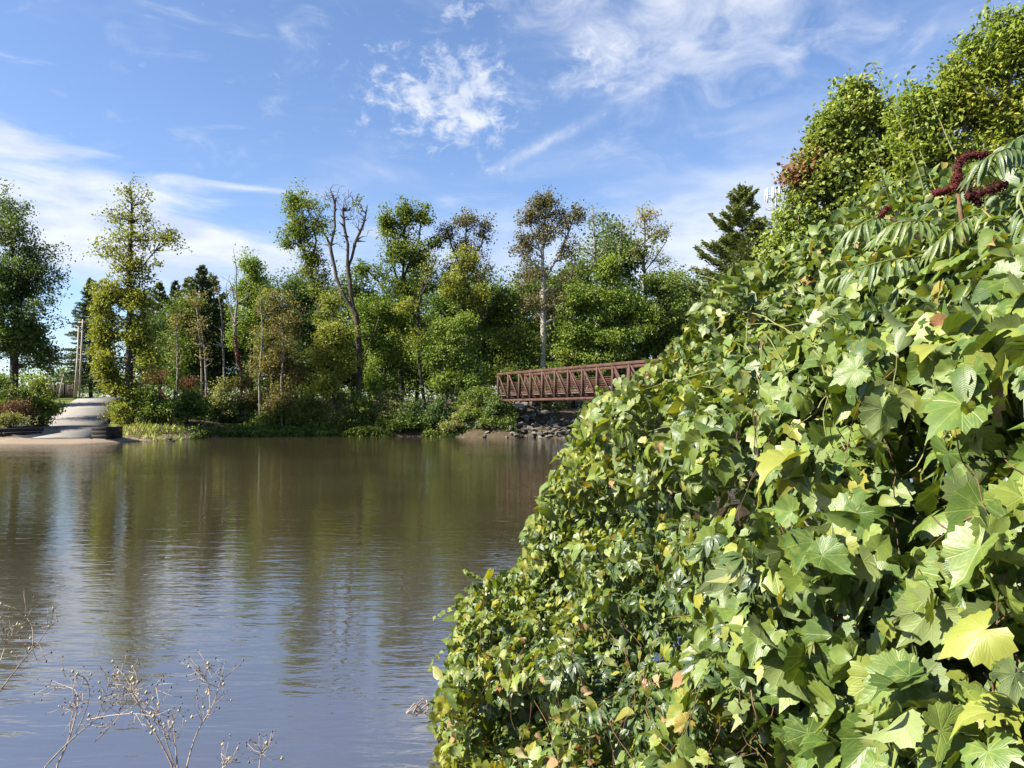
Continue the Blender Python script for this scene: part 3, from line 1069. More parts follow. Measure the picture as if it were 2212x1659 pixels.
    for (x0, y0, x1, y1, lab, L, mt) in thin:
        T('slim_tree', lab, 'tree', 66 + RNG.uniform(-1.0, 2), [[(x0, y0), ((x0 + x1) / 2 + 3, (y0 + y1) / 2), (x1, y1)]],
          [(x1, y1 + 10, 24, 30, 14, L, 0.3), ((x0 + x1) / 2, (y0 + y1) / 2, 24, 45, 14, L * 0.7, 0.2)], mt, 0.085, 0.4, 0.17, 'bark_grey', rtip=0.009)
    T('small_tree', 'olive brown small tree with thin twiggy top, left of the dark juniper', 'tree', 69,
      [[(588, 860), (590, 720), (585, 640)]], [(590, 660, 40, 40, 40, 22, 0.3), (580, 740, 42, 60, 50, 28, 0.25), (625, 690, 36, 50, 40, 26, 0.3)], 'f_olive', 0.14, 0.42, 0.17)
    T('small_tree', 'bronze leaved small tree leaning over the olive shrubs', 'tree', 66,
      [[(618, 900), (615, 780), (608, 700)]], [(612, 770, 40, 60, 44, 26, 0.3), (640, 800, 34, 40, 30, 28, 0.2), (575, 790, 34, 36, 28, 28, 0.2)], 'f_olive', 0.12, 0.40, 0.17, 'bark_dark')
    T('dense_tree', 'almost black green dense tree left of the great forked tree', 'tree', 73,
      [[(652, 860), (650, 720), (648, 620)]], [(648, 640, 34, 40, 50, 46), (655, 710, 42, 60, 80, 48), (665, 790, 40, 60, 66, 46)], 'f_dark', 0.2, 0.45, 0.19, 'bark_dark', tint_c=0.3)
    # --- the great forked tree and its neighbours
    T('leaning_tree', 'green tree leaning to the left behind the great forked tree', 'tree', 71,
      [[(704, 800), (694, 660), (672, 585), (648, 520), (632, 470)], [(672, 585), (682, 520), (660, 430)]],
      [(640, 440, 30, 34, 36, 28, 0.1), (652, 500, 34, 45, 44, 30, 0.12), (620, 520, 18, 36, 18, 20), (672, 560, 30, 45, 40, 32, 0.3), (690, 480, 26, 45, 26, 18), (688, 620, 34, 40, 34, 26, 0.2), (700, 690, 36, 40, 30, 26, 0.2)],
      'f_mid', 0.24, 0.40, 0.18, 'bark_dark')
    T('forked_tree', 'great dark tree forking into two bare crooked limbs', 'tree', 66.5,
      [[(778, 850), (775, 790), (770, 720), (767, 685), (761, 665)],
       [(761, 665), (742, 634), (727, 600), (719, 560), (713, 530), (697, 500), (683, 478), (664, 455)],
       [(761, 665), (754, 620), (751, 575), (753, 530), (745, 490), (741, 455)],
       [(714, 535), (726, 490), (722, 440), (714, 408)],
       [(752, 575), (768, 520), (785, 480), (795, 440)],
       [(777, 778), (795, 745), (810, 716), (818, 690), (824, 662)]],
      [(668, 440, 30, 26, 22, 7, 0.1), (715, 425, 36, 28, 60, 0), (750, 440, 44, 44, 100, 0), (775, 470, 28, 50, 70, 0), (700, 500, 26, 36, 12, 5), (790, 500, 20, 40, 12, 0), (735, 520, 30, 30, 14, 1),
       (770, 440, 16, 20, 8, 7, 0.3), (822, 665, 26, 20, 20, 26)],
      'f_mid', 0.27, 0.34, 0.17, 'bark', bf=0.2, rtip=0.009, wob=0.10)
    T('oak_tree', 'upright green tree with upswept tufts at the middle of the wood', 'tree', 71,
      [[(872, 870), (870, 740), (870, 620), (874, 520), (878, 450)], [(870, 640), (845, 560), (832, 490)], [(872, 600), (905, 520), (912, 450)], [(872, 690), (820, 610), (785, 575)]],
      [(876, 470, 24, 36, 36, 34, 0.1), (838, 485, 26, 36, 34, 32, 0.08), (912, 470, 16, 34, 22, 30, 0.12), (862, 545, 46, 45, 60, 34, 0.1), (905, 560, 36, 50, 44, 26, 0.2), (940, 525, 22, 16, 14, 22),
       (785, 580, 36, 24, 18, 20), (868, 625, 46, 45, 56, 26, 0.15), (880, 700, 50, 45, 50, 26, 0.1), (820, 590, 26, 24, 14, 14)], 'f_mid', 0.26, 0.36, 0.19, 'bark_dark', tint_c=0.4)
    T('slender_tree', 'slender crooked dark trunk with a bare top, leaning over the water', 'tree', 66,
      [[(922, 898), (914, 840), (905, 760), (903, 690), (908, 640), (914, 612)], [(908, 640), (930, 600), (948, 545)], [(904, 690), (880, 668), (860, 665)]],
      [(930, 570, 30, 45, 26, 3, 0.3), (912, 600, 20, 40, 14, 4, 0.3), (880, 665, 40, 24, 24, 22, 0.45), (900, 740, 26, 40, 16, 20)], 'f_yellow', 0.15, 0.34, 0.16, 'bark_dark')
    T('airy_tree', 'airy bronze crowned tree with yellow-green middle, between the oak and the grey trunk', 'tree', 72,
      [[(992, 880), (1000, 740), (1003, 620), (1006, 540), (1010, 470)], [(1003, 600), (975, 530), (962, 490)], [(1004, 590), (1040, 530), (1052, 480)], [(1000, 690), (1030, 650), (1050, 610)]],
      [(1005, 478, 45, 30, 46, 13, 0.2), (968, 500, 30, 36, 34, 13, 0.2), (1046, 500, 28, 34, 32, 13, 0.2), (1005, 535, 50, 34, 46, 16, 0.35), (1035, 590, 40, 40, 36, 15, 0.3), (975, 600, 40, 45, 36, 18, 0.25), (1020, 670, 50, 50, 50, 22, 0.2)],
      'f_brown', 0.22, 0.36, 0.17, 'bark_dark')
    T('yellowing_tree', 'yellow-green tree growing up through the airy bronze crown', 'tree', 69,
      [[(1012, 880), (1010, 740), (1012, 620)]],
      [(1010, 565, 34, 34, 32, 26, 0.35), (985, 620, 40, 45, 46, 28, 0.2), (1035, 640, 34, 45, 36, 26, 0.25)], 'f_yellow', 0.16, 0.40, 0.18, 'bark_dark')
    # --- understorey between
    T('golden_tree', 'golden green low tree just left of the forked trunk', 'tree', 64.8,
      [[(722, 905), (722, 820), (720, 740)]],
      [(722, 720, 42, 42, 54, 36, 0.25), (700, 770, 34, 45, 46, 38, 0.55), (738, 790, 34, 50, 46, 36, 0.3), (705, 840, 34, 34, 34, 36, 0.25), (712, 650, 26, 30, 22, 22, 0.3)], 'f_yellow', 0.13, 0.40, 0.175)
    T('understorey_tree', 'light green leafy tree just right of the forked trunk', 'tree', 68.5,
      [[(835, 900), (832, 800), (830, 700)], [(832, 780), (800, 720)], [(832, 760), (870, 700)]],
      [(820, 665, 55, 34, 60, 36), (855, 705, 50, 40, 56, 34, 0.1), (800, 730, 40, 45, 46, 36), (850, 770, 55, 45, 66, 36), (820, 830, 50, 40, 50, 36), (780, 670, 26, 26, 20, 28)], 'f_bright', 0.16, 0.44, 0.19)
    T('understorey_tree', 'leafy green tree with drooping skirts above three slim stems', 'tree', 66,
      [[(962, 885), (958, 800), (965, 720)], [(975, 880), (972, 800)]],
      [(960, 715, 45, 40, 52, 36, 0.1), (935, 770, 36, 50, 44, 36), (985, 760, 45, 55, 60, 36), (1010, 820, 45, 45, 50, 36), (960, 830, 36, 34, 34, 36), (1000, 700, 36, 30, 28, 32)], 'f_bright', 0.12, 0.40, 0.175, 'bark_grey')
    T('understorey_tree', 'mid green rounded tree left of the tall grey trunk', 'tree', 74,
      [[(1085, 860), (1085, 740), (1080, 650)]],
      [(1078, 660, 40, 40, 56, 36), (1100, 720, 50, 55, 74, 38), (1060, 760, 50, 60, 70, 38), (1110, 800, 45, 40, 46, 36), (1060, 700, 30, 30, 24, 34)], 'f_mid', 0.18, 0.48, 0.20)
    T('understorey_tree', 'olive green leafy tree standing behind the far end of the bridge', 'tree', 70.5,
      [[(1118, 850), (1120, 780), (1118, 720)]],
      [(1110, 740, 45, 40, 50, 36, 0.15), (1150, 770, 40, 40, 44, 36, 0.1), (1080, 810, 40, 34, 36, 36, 0.1), (1130, 815, 50, 26, 36, 34)], 'f_mid', 0.12, 0.42, 0.18)
    # --- right of the middle
    T('tall_tree', 'tallest tree with straight pale grey trunk and airy bronze crown', 'tree', 70,
      [[(1174, 800), (1175, 700), (1174, 620), (1174, 540), (1178, 470), (1180, 425)], [(1174, 610), (1205, 550), (1228, 500), (1244, 455)], [(1174, 600), (1145, 560), (1125, 530)], [(1174, 560), (1150, 500), (1140, 460)], [(1175, 650), (1210, 615), (1235, 600)]],
      [(1178, 440, 32, 30, 46, 20, 0.15), (1145, 470, 26, 32, 32, 18, 0.15), (1135, 525, 34, 40, 44, 17, 0.2), (1180, 510, 40, 40, 46, 16, 0.15), (1215, 475, 30, 40, 36, 15, 0.1), (1245, 460, 24, 22, 20, 20, 0.0),
       (1225, 540, 34, 40, 32, 12, 0.1), (1150, 590, 46, 34, 44, 12, 0.3), (1220, 600, 40, 26, 24, 10, 0.1), (1150, 650, 45, 40, 36, 14, 0.3), (1205, 670, 36, 45, 30, 14, 0.1)], 'f_brown', 0.27, 0.36, 0.18, 'bark_pale')
    T('slim_tree', 'slim grey trunk standing close behind the tallest tree', 'tree', 72,
      [[(1190, 800), (1189, 700), (1192, 620)]], [(1192, 640, 36, 34, 24, 14, 0.2), (1170, 680, 30, 34, 18, 14, 0.2)], 'f_olive', 0.13, 0.4, 0.18, 'bark_grey')
    T('bare_tree', 'nearly leafless grey tree, larger of the two right of the tallest tree', 'tree', 77,
      [[(1290, 780), (1288, 640), (1285, 540), (1281, 470), (1278, 434)], [(1286, 560), (1255, 530), (1240, 510)], [(1286, 570), (1315, 520), (1318, 480)]],
      [(1282, 470, 34, 34, 34, 2), (1265, 540, 36, 34, 26, 9), (1310, 520, 26, 45, 26, 9), (1250, 580, 34, 24, 18, 10)], 'f_mid', 0.17, 0.4, 0.17, 'bark_grey', rtip=0.012)
    T('bare_tree', 'nearly leafless slender tree, smaller of the two right of the tallest tree', 'tree', 78,
      [[(1338, 780), (1337, 640), (1340, 540), (1344, 472)]], [(1344, 490, 24, 30, 20, 1), (1342, 540, 26, 40, 22, 3)], 'f_mid', 0.12, 0.36, 0.16, 'bark_grey', rtip=0.011)
    T('airy_tree', 'airy pale tree with straw coloured top above the bright green tree', 'tree', 79,
      [[(1392, 790), (1391, 660), (1390, 560), (1392, 470)], [(1391, 590), (1420, 550), (1440, 520)], [(1391, 560), (1370, 500)]],
      [(1398, 465, 28, 28, 28, 10, 0.75), (1375, 490, 18, 26, 14, 3, 0.3), (1425, 505, 28, 26, 28, 15, 0.15), (1380, 545, 26, 34, 28, 14), (1425, 560, 26, 26, 18, 10), (1410, 610, 40, 34, 36, 20, 0.2)],
      'f_pale', 0.17, 0.40, 0.18, 'bark_dark')
    T('broadleaf_tree', 'bright green layered tree standing over the middle of the bridge', 'tree', 70,
      [[(1296, 815), (1298, 740), (1305, 650), (1315, 570)], [(1298, 740), (1260, 680), (1240, 650)], [(1298, 730), (1350, 680), (1380, 660)]],
      [(1312, 585, 36, 45, 60, 38, 0.05), (1250, 650, 50, 40, 66, 38), (1300, 660, 50, 45, 76, 38), (1360, 660, 50, 40, 66, 38), (1250, 720, 60, 45, 76, 38), (1330, 730, 60, 40, 76, 38), (1400, 690, 42, 34, 46, 38, 0.2),
       (1230, 780, 40, 34, 40, 34, 0.25), (1290, 790, 55, 30, 46, 34)], 'f_bright', 0.24, 0.42, 0.19, 'bark_dark')
    T('broadleaf_tree', 'darker green broad tree between the bright tree and the vine thicket', 'tree', 73,
      [[(1430, 830), (1430, 740), (1425, 650)]],
      [(1425, 625, 40, 36, 50, 36), (1450, 690, 50, 45, 70, 40), (1410, 750, 60, 45, 80, 42), (1470, 760, 50, 45, 66, 42), (1370, 790, 50, 34, 50, 40)], 'f_mid', 0.22, 0.46, 0.20, 'bark_dark', tint_c=0.4)
    T('small_tree', 'pale feathery small tree with pointed top beside the vine thicket', 'tree', 88,
      [[(1502, 840), (1502, 720), (1502, 620)]], [(1502, 635, 14, 26, 18, 28), (1500, 680, 30, 34, 40, 34), (1490, 740, 45, 45, 60, 36), (1535, 720, 34, 50, 46, 34), (1565, 690, 34, 50, 40, 30)], 'f_pale', 0.18, 0.5, 0.21)
    conifer('white_pine', 'layered green pine standing beside the antenna mast', 78, 1606, 403, 128, mat='f_pine', kind='pine', seed=9, density=2.3, r=0.3)
    # --- trees deep in the wood
    bg = 'trees deep in the wood'
    lab = 'dim leafy tree deep in the wood behind the shoreline trees'
    a = T('woodland_tree', lab, 'tree', 90, [[(480, 840), (480, 740), (482, 660)]], [(480, 690, 45, 45, 56, 36), (460, 760, 50, 50, 60, 38), (510, 770, 50, 50, 60, 38), (480, 820, 55, 30, 40, 36)], 'f_mid', 0.18, 0.55, 0.23, 'bark_dark', bg, tint_c=0.3)
    b = T('woodland_tree', lab, 'tree', 92, [[(700, 840), (700, 740), (700, 660)]], [(700, 680, 45, 50, 56, 36), (680, 750, 50, 50, 60, 38), (730, 760, 50, 50, 60, 38), (700, 820, 55, 30, 40, 36)], 'f_dark', 0.18, 0.55, 0.23, 'bark_dark', bg)
    spots = [(-60, 92, 1.1), (330, 88, 0.75), (400, 84, 0.8), (560, 92, 1.0), (610, 86, 0.85), (760, 90, 1.0), (830, 84, 0.9), (900, 92, 1.05), (960, 86, 0.95), (1040, 90, 1.05), (1120, 84, 1.0), (1180, 92, 1.15),
             (1240, 86, 1.1), (1340, 90, 1.25), (1460, 86, 1.05), (1560, 95, 1.1), (1660, 88, 1.2), (1760, 92, 1.3), (1900, 90, 1.2), (2050, 92, 1.2), (2200, 90, 1.2), (-160, 80, 1.3), (440, 100, 0.9), (640, 100, 1.0), (800, 102, 1.1), (1000, 104, 1.1), (1300, 104, 1.2)]
    behind = ['dark tree at the picture edge', 'yellowing tree and red bush', 'slim pale trunks and conifers', 'round green tree by the snag', 'olive small trees', 'forked tree', 'light green tree by the forked trunk',
              'slender crooked trunk', 'three slim stems', 'airy bronze tree', 'rounded tree beside the grey trunk', 'tall grey trunk', 'bright layered tree, left half', 'bright layered tree, right half',
              'darker broad tree by the thicket', 'feathery pale tree by the thicket', 'layered pine', None, None, None, None, 'landing shrubs beyond the picture edge', 'conifer row, farther back', 'black-green dense tree, farther back',
              'oak-like upright tree, farther back', 'yellow-green tree, farther back', 'bare grey trees, farther back']
    a['label'] = 'dim leafy tree deep in the wood behind the dead snag'
    b['label'] = 'dim dark tree deep in the wood behind the leaning green tree'
    for i, (x, D, s) in enumerate(spots):
        if behind[i] is None:
            continue
        q = P(x, 888, D)
        s = s * (1.18 if 330 < x < 1600 else 1.0)
        copy_thing((a, b)[i % 2], (q[0], q[1], float(ground_z(q[0], q[1]))), RNG.uniform(0, 6.28), (s, s, s * RNG.uniform(0.9, 1.1)), 'dim leafy tree deep in the wood behind the ' + behind[i])
    # trees on the near bank, right
    T('maple_tree', 'green maple with red-turned branch tips behind the vine thicket', 'tree', 12.5,
      [[(1850, 800), (1850, 600), (1852, 420), (1850, 260)], [(1850, 560), (1790, 430), (1740, 360)], [(1850, 600), (1920, 450), (1940, 350)], [(1850, 640), (1760, 540), (1710, 490)], [(1851, 430), (1810, 330), (1800, 270)]],
      [(1850, 250, 40, 55, 60, 26, 0.05), (1800, 300, 42, 50, 70, 26, 0.05), (1752, 350, 34, 24, 30, 14, 0.45), (1728, 385, 26, 22, 26, 12, 0.8), (1840, 205, 12, 26, 14, 14), (1805, 255, 14, 26, 14, 14), (1765, 300, 14, 20, 12, 14, 0.2), (1885, 250, 14, 30, 14, 14), (1862, 200, 11, 32, 14, 12), (1822, 222, 11, 30, 14, 12), (1910, 268, 12, 34, 14, 12), (1938, 255, 12, 34, 14, 12), (1778, 268, 13, 26, 12, 12), (1722, 430, 26, 14, 14, 12, 0.2), (1700, 470, 24, 14, 14, 12), (1780, 400, 55, 50, 80, 26, 0.10), (1870, 340, 55, 60, 90, 26, 0.02),
       (1850, 440, 90, 60, 120, 26), (1740, 480, 50, 45, 66, 26), (1700, 540, 50, 40, 50, 26), (1930, 320, 40, 60, 60, 24), (1800, 560, 90, 60, 90, 26), (1930, 450, 60, 70, 80, 24)],
      'f_maple', 0.12, 0.135, 0.076, 'bark_grey', rtip=0.005, width=0.7)
    T('ash_tree', 'leafy ash with a bright yellow patch in the upper right corner', 'tree', 11.0,
      [[(2190, 800), (2190, 600), (2180, 400), (2175, 250), (2180, 120)], [(2185, 450), (2110, 330), (2080, 230)], [(2183, 420), (2260, 280), (2290, 180)], [(2186, 520), (2050, 400), (2010, 290)], [(2178, 260), (2140, 170), (2130, 120)]],
      [(2175, 110, 50, 60, 60, 22, 0.05), (2130, 150, 34, 45, 36, 20, 0.10), (2090, 235, 55, 40, 70, 20, 0.5), (2060, 190, 32, 45, 40, 20, 0.2), (2145, 270, 60, 45, 70, 20, 0.3), (2210, 230, 50, 80, 60, 18, 0.12), (2020, 250, 40, 60, 50, 24, 0.10),
       (1990, 330, 55, 60, 66, 24, 0.08), (2100, 360, 80, 50, 80, 22, 0.2), (2240, 120, 50, 70, 50, 20, 0.05), (2280, 300, 60, 100, 70, 18, 0.1), (1960, 250, 30, 50, 34, 22), (2100, 108, 14, 38, 16, 12), (2062, 150, 12, 36, 14, 12, 0.2), (2152, 58, 16, 34, 16, 12), (2000, 222, 12, 36, 14, 12), (1966, 214, 11, 30, 14, 12), (2200, 48, 18, 36, 16, 12)],
      'f_ash', 0.13, 0.135, 0.082, 'bark_grey', rtip=0.005, width=0.42)


build_trees()


def shrub(label, x, ytop, hw, D, mat, aut=0.0, n=70, L=34, size=0.16, name='shrub', tint_c=0.5, ylow=938, spread=0.3):
    base = P(x, 900, D)
    gz = float(ground_z(base[0], base[1]))
    ylow = min(ylow, HY - (gz - CAM_H) * F / D)
    cy, ry = (ytop + ylow) / 2, (ylow - ytop) / 2
    lobes = [(x, cy + ry * 0.15, hw * 0.9, ry * 0.75, n // 2, L, aut), (x - hw * 0.45, cy + ry * 0.35, hw * 0.55, ry * 0.6, n // 5, L, aut), (x + hw * 0.45, cy + ry * 0.30, hw * 0.55, ry * 0.62, n // 5, L, aut),
             (x + hw * RNG.uniform(-0.35, 0.35), cy - ry * 0.55, hw * 0.5, ry * 0.42, n // 5, L * 0.8, aut)]
    tr = [[(x, 0), (x, 0)]]
    o = None
    root_y = HY - (gz - CAM_H) * F / D
    st = [[(x, root_y), (x + RNG.uniform(-0.1, 0.1) * hw, cy)]]
    for k in range(3):
        st.append([(x + RNG.uniform(-0.1, 0.1) * hw, root_y - 2), (x + (k - 1) * hw * 0.6 + RNG.uniform(-0.1, 0.1) * hw, cy - RNG.uniform(-0.2, 0.3) * ry)])
    return tree(name, label, 'shrub', D, st, lobes, mat, 0.06, spread, size, 'bark_dark', 'shrubs along the far shore', rtip=0.008, tint_c=tint_c)


def build_shrubs():
    S = shrub
    S('dark green shrub under the big tree at the picture edge', 22, 800, 70, 56, 'f_mid', 0.1, 80, 40, tint_c=0.3)
    S('yellow-green tipped shrub leaning towards the slipway road', 92, 806, 42, 58, 'f_yellow', 0.1, 60, 36, tint_c=0.25)
    S('dull pink seeding shrub on the landing at the picture edge', 25, 862, 50, 54.5, 'f_red', 0.0, 50, 30, 0.12, ylow=915, tint_c=0.7)
    S('low lime green weedy clump at the edge of the landing', 20, 893, 48, 53.5, 'f_pale', 0.1, 46, 30, 0.11, ylow=917, spread=0.22)
    S('low grey-green clump on the grass beside the slipway', 85, 882, 24, 57, 'f_pale', 0.0, 26, 26, 0.11, tint_c=0.2, spread=0.22)
    S('sunlit yellow-green bush at the foot of the tall yellowing tree', 262, 872, 20, 58.5, 'f_yellow', 0.3, 34, 36, 0.13, spread=0.22)
    S('bare twiggy grey bush at the slipway road edge', 236, 868, 18, 62, 'f_olive', 0.0, 30, 5, 0.12)
    S('rusty red bush right beside the tall yellowing trunk', 330, 792, 42, 65, 'f_red', 0.3, 60, 24, 0.15, tint_c=0.6)
    S('rusty red bush in front of the slim pale trunks', 420, 806, 44, 66, 'f_red', 0.35, 60, 26, 0.15, tint_c=0.5)
    S('dark green dome shrub right of the sand spit', 335, 838, 50, 60, 'f_mid', 0.05, 80, 40, tint_c=0.35)
    S('dark green broad shrub next along from the sand spit dome', 405, 842, 52, 62.5, 'f_mid', 0.05, 80, 40, tint_c=0.25)
    S('deep green low shrub hanging over the water left of the pale bush', 465, 858, 46, 65.5, 'f_dark', 0.0, 70, 40)
    S('pale silvery green bush below the dead snag', 480, 812, 36, 65.4, 'f_pale', 0.0, 60, 34)
    S('large olive brown bush below the round green tree', 540, 800, 54, 67, 'f_olive', 0.2, 90, 36)
    S('low dark shrub at the water under the olive brown bush', 530, 870, 52, 66.5, 'f_dark', 0.05, 70, 38, tint_c=0.6)
    S('creamy olive bush under the bronze small tree', 612, 800, 46, 65.4, 'f_olive', 0.3, 76, 36, tint_c=0.7)
    S('low green shrub at the water below the creamy olive bush', 600, 862, 50, 65.4, 'f_mid', 0.1, 70, 38, tint_c=0.3)
    S('green leafy shrub left of the golden tree foot', 668, 832, 42, 65.4, 'f_mid', 0.2, 70, 38)
    S('pale green shrub at the foot of the golden tree', 728, 836, 42, 65.4, 'f_pale', 0.1, 70, 38, tint_c=0.4)
    S('bright shrub hiding the foot of the forked tree', 782, 832, 40, 65.4, 'f_mid', 0.1, 70, 38, tint_c=0.6)
    S('grassy green low shrub at the water below the forked tree', 740, 890, 56, 65.4, 'f_mid', 0.0, 60, 36, 0.13, tint_c=0.4)
    S('leafy shrub with big pale leaves right of the forked tree', 845, 838, 48, 65.4, 'f_pale', 0.0, 70, 36, 0.18, tint_c=0.35)
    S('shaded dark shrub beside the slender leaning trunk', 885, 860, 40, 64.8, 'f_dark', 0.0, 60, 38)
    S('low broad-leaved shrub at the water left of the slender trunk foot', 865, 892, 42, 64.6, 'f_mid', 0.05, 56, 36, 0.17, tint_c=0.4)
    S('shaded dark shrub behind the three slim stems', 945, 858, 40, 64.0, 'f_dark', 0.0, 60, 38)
    S('pale grey-green shrub spilling down to the first riprap stones', 985, 890, 40, 62.9, 'f_pale', 0.0, 66, 36, 0.13, tint_c=0.5, spread=0.22)
    S('green shrub left of the bridge end post', 1030, 840, 42, 63.9, 'f_mid', 0.05, 76, 40, tint_c=0.3)
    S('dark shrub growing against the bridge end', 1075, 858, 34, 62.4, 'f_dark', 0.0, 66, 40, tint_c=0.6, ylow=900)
    S('green shrub tuft above the pale riprap stones', 1015, 884, 28, 62.6, 'f_mid', 0.1, 46, 34, 0.14, spread=0.22)
    S('leafy weed clump among the stones below the bridge end', 1058, 905, 26, 61.6, 'f_mid', 0.05, 40, 32, 0.13, tint_c=0.35, spread=0.2)
    S('small weed clump sprouting high between the riprap stones', 1098, 888, 20, 62.0, 'f_mid', 0.05, 26, 28, 0.12, tint_c=0.3, spread=0.2, ylow=915)
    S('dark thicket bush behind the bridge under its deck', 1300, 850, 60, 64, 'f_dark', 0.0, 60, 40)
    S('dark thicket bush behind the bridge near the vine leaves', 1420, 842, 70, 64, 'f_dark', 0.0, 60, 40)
    S('shaded shrub behind the bridge railing', 1185, 770, 60, 67.6, 'f_mid', 0.1, 70, 40, tint_c=0.3)


build_shrubs()


def build_undergrowth():
    n = 60000
    X = RNG.uniform(-26, 12, n)
    d = RNG.exponential(1.8, n) - 0.45
    Y = FAR(X) + d
    hump = vnoise(X, Y, 1.3, 40) * vnoise(X, Y, 3.1, 41)
    lat = (X - BR0[0]) * 0.868 + (Y - BR0[1]) * 0.496
    s = (X - BR0[0]) * 0.496 + (Y - BR0[1]) * -0.868
    ok = (d < 9) & (hump > 0.07) & ~((lat > 0.2) & (s > -2.0)) & ~((X < -24.2) & (d < 3.5))
    X, Y, hump = X[ok], Y[ok], hump[ok]
    Z = np.maximum(ground_z(X, Y), 0.0) + RNG.uniform(0, 1, len(X)) ** 1.3 * (0.25 + 1.5 * hump)
    tint = np.clip(vnoise(X, Y, 1.7, 44) * 0.6 + RNG.normal(0, 0.15, len(X)), 0, 1)
    V, Q, t, a = leaf_cloud(np.stack([X, Y, Z], -1), 0.17, tint, (RNG.random(len(X)) < 0.10) * 0.8)
    o = obj('undergrowth', make_mesh('undergrowth', V, Q, attrs={'tint': t, 'aut': a}), MAT['f_mid'])
    sprop(o, 'low leafy undergrowth covering the foot of the far bank', 'undergrowth', kind='stuff')
    n = 52000
    X = RNG.uniform(-250, 250, n)
    Y = 195 + RNG.normal(0, 5, n) + 0.0002 * X * X
    top = 4.5 + 3.0 * vnoise(X, 0 * X, 16, 50) + 3.0 * vnoise(X, 0 * X, 5, 51)
    Z = ground_z(X, Y) + RNG.uniform(0, 1, n) * top
    tint = np.clip(vnoise(X, Z * 3, 6, 52) + RNG.normal(0, 0.15, n), 0, 1)
    V, Q, t, a = leaf_cloud(np.stack([X, Y, Z], -1), 0.75, tint, np.zeros(n))
    o = obj('treeline', make_mesh('treeline', V, Q, attrs={'tint': t, 'aut': a}), MAT['f_mid'])
    sprop(o, 'distant low line of trees beyond the lane and the woods', 'trees', kind='stuff')


build_undergrowth()


# ------------------------------------------------------------------ bridge
def steel_mat():
    m, t, out = new_mat('weathered_red_brown_steel')
    g = t.node('ShaderNodeNewGeometry').outputs['Position']
    n = t.noise(g, 2.2, 5.0, 0.65, 0.3)
    n2 = t.noise(t.mapping(g, (9, 9, 1.5)), 1.0, 4.0, 0.6)
    col = t.ramp(n, [(0.28, (0.034, 0.016, 0.011)), (0.55, (0.070, 0.033, 0.023)), (0.8, (0.112, 0.058, 0.042))])
    col = t.mix(t.math('MULTIPLY', t.smooth(n2, 0.58, 0.75), 0.45), col, (0.19, 0.12, 0.095))
    principled(t, out, col, 0.72, 0.35, t.bump(n2, 0.2, 0.01))
    return m


def plain_mat(name, c1, c2, scale=8.0, rough=0.85, stretch=(1, 1, 1), bumpy=0.3, spec=0.25):
    m, t, out = new_mat(name)
    g = t.node('ShaderNodeTexCoord').outputs['Object']
    n = t.noise(t.mapping(g, tuple(scale * k for k in stretch)), 1.0, 5.0, 0.62, 0.2)
    rnd = t.node('ShaderNodeObjectInfo').outputs['Random']
    f = t.math('ADD', t.math('MULTIPLY', n, 0.8), t.math('MULTIPLY', t.math('SUBTRACT', rnd, 0.5), 0.35), clamp=True)
    col = t.ramp(f, [(0.22, c1), (0.65, c2)])
    principled(t, out, col, rough, spec, t.bump(n, bumpy, 0.03))
    return m


MAT['steel'] = steel_mat()
MAT['deck'] = plain_mat('weathered_deck_boards', (0.20, 0.16, 0.12), (0.36, 0.31, 0.25), 3.0)
MAT['concrete'] = plain_mat('aged_concrete', (0.20, 0.19, 0.175), (0.38, 0.36, 0.33), 2.0)
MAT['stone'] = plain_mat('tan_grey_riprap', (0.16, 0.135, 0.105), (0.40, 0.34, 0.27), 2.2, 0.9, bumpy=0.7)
MAT['stone_dark'] = plain_mat('dark_shaded_riprap', (0.060, 0.056, 0.050), (0.18, 0.165, 0.145), 2.2, 0.85, bumpy=0.7)  # shade under the bridge put into the stone colour; also serves dark spit rocks
MAT['tar_timber'] = plain_mat('tarred_timber', (0.010, 0.009, 0.009), (0.045, 0.038, 0.033), 5.0, 0.75, (0.3, 1, 1), 0.5)
MAT['pole_wood'] = plain_mat('grey_pole_wood', (0.22, 0.18, 0.13), (0.42, 0.36, 0.28), 3.0, 0.85, (1, 1, 0.15))
MAT['fence_wood'] = plain_mat('dark_fence_wood', (0.035, 0.028, 0.022), (0.085, 0.068, 0.052), 3.0, 0.9, (1, 1, 0.2))
MAT['drift'] = plain_mat('bleached_driftwood', (0.13, 0.11, 0.09), (0.34, 0.30, 0.26), 5.0, 0.9)
MAT['galv'] = plain_mat('galvanised_steel', (0.25, 0.26, 0.27), (0.40, 0.41, 0.42), 2.0, 0.5, spec=0.5)
MAT['antenna'] = plain_mat('white_antenna_plastic', (0.45, 0.46, 0.48), (0.58, 0.59, 0.60), 1.0, 0.5)

NB = 28
E2 = np.array([0.849, -1.487]) / math.hypot(0.849, 1.487)
L2 = np.array([0.868, 0.496])
ZB, ZT = 2.97, 5.12
BW = 2.6


def bp(k, lat, z):
    q = BR0 + BRD * k + L2 * lat
    return np.array([q[0], q[1], z])


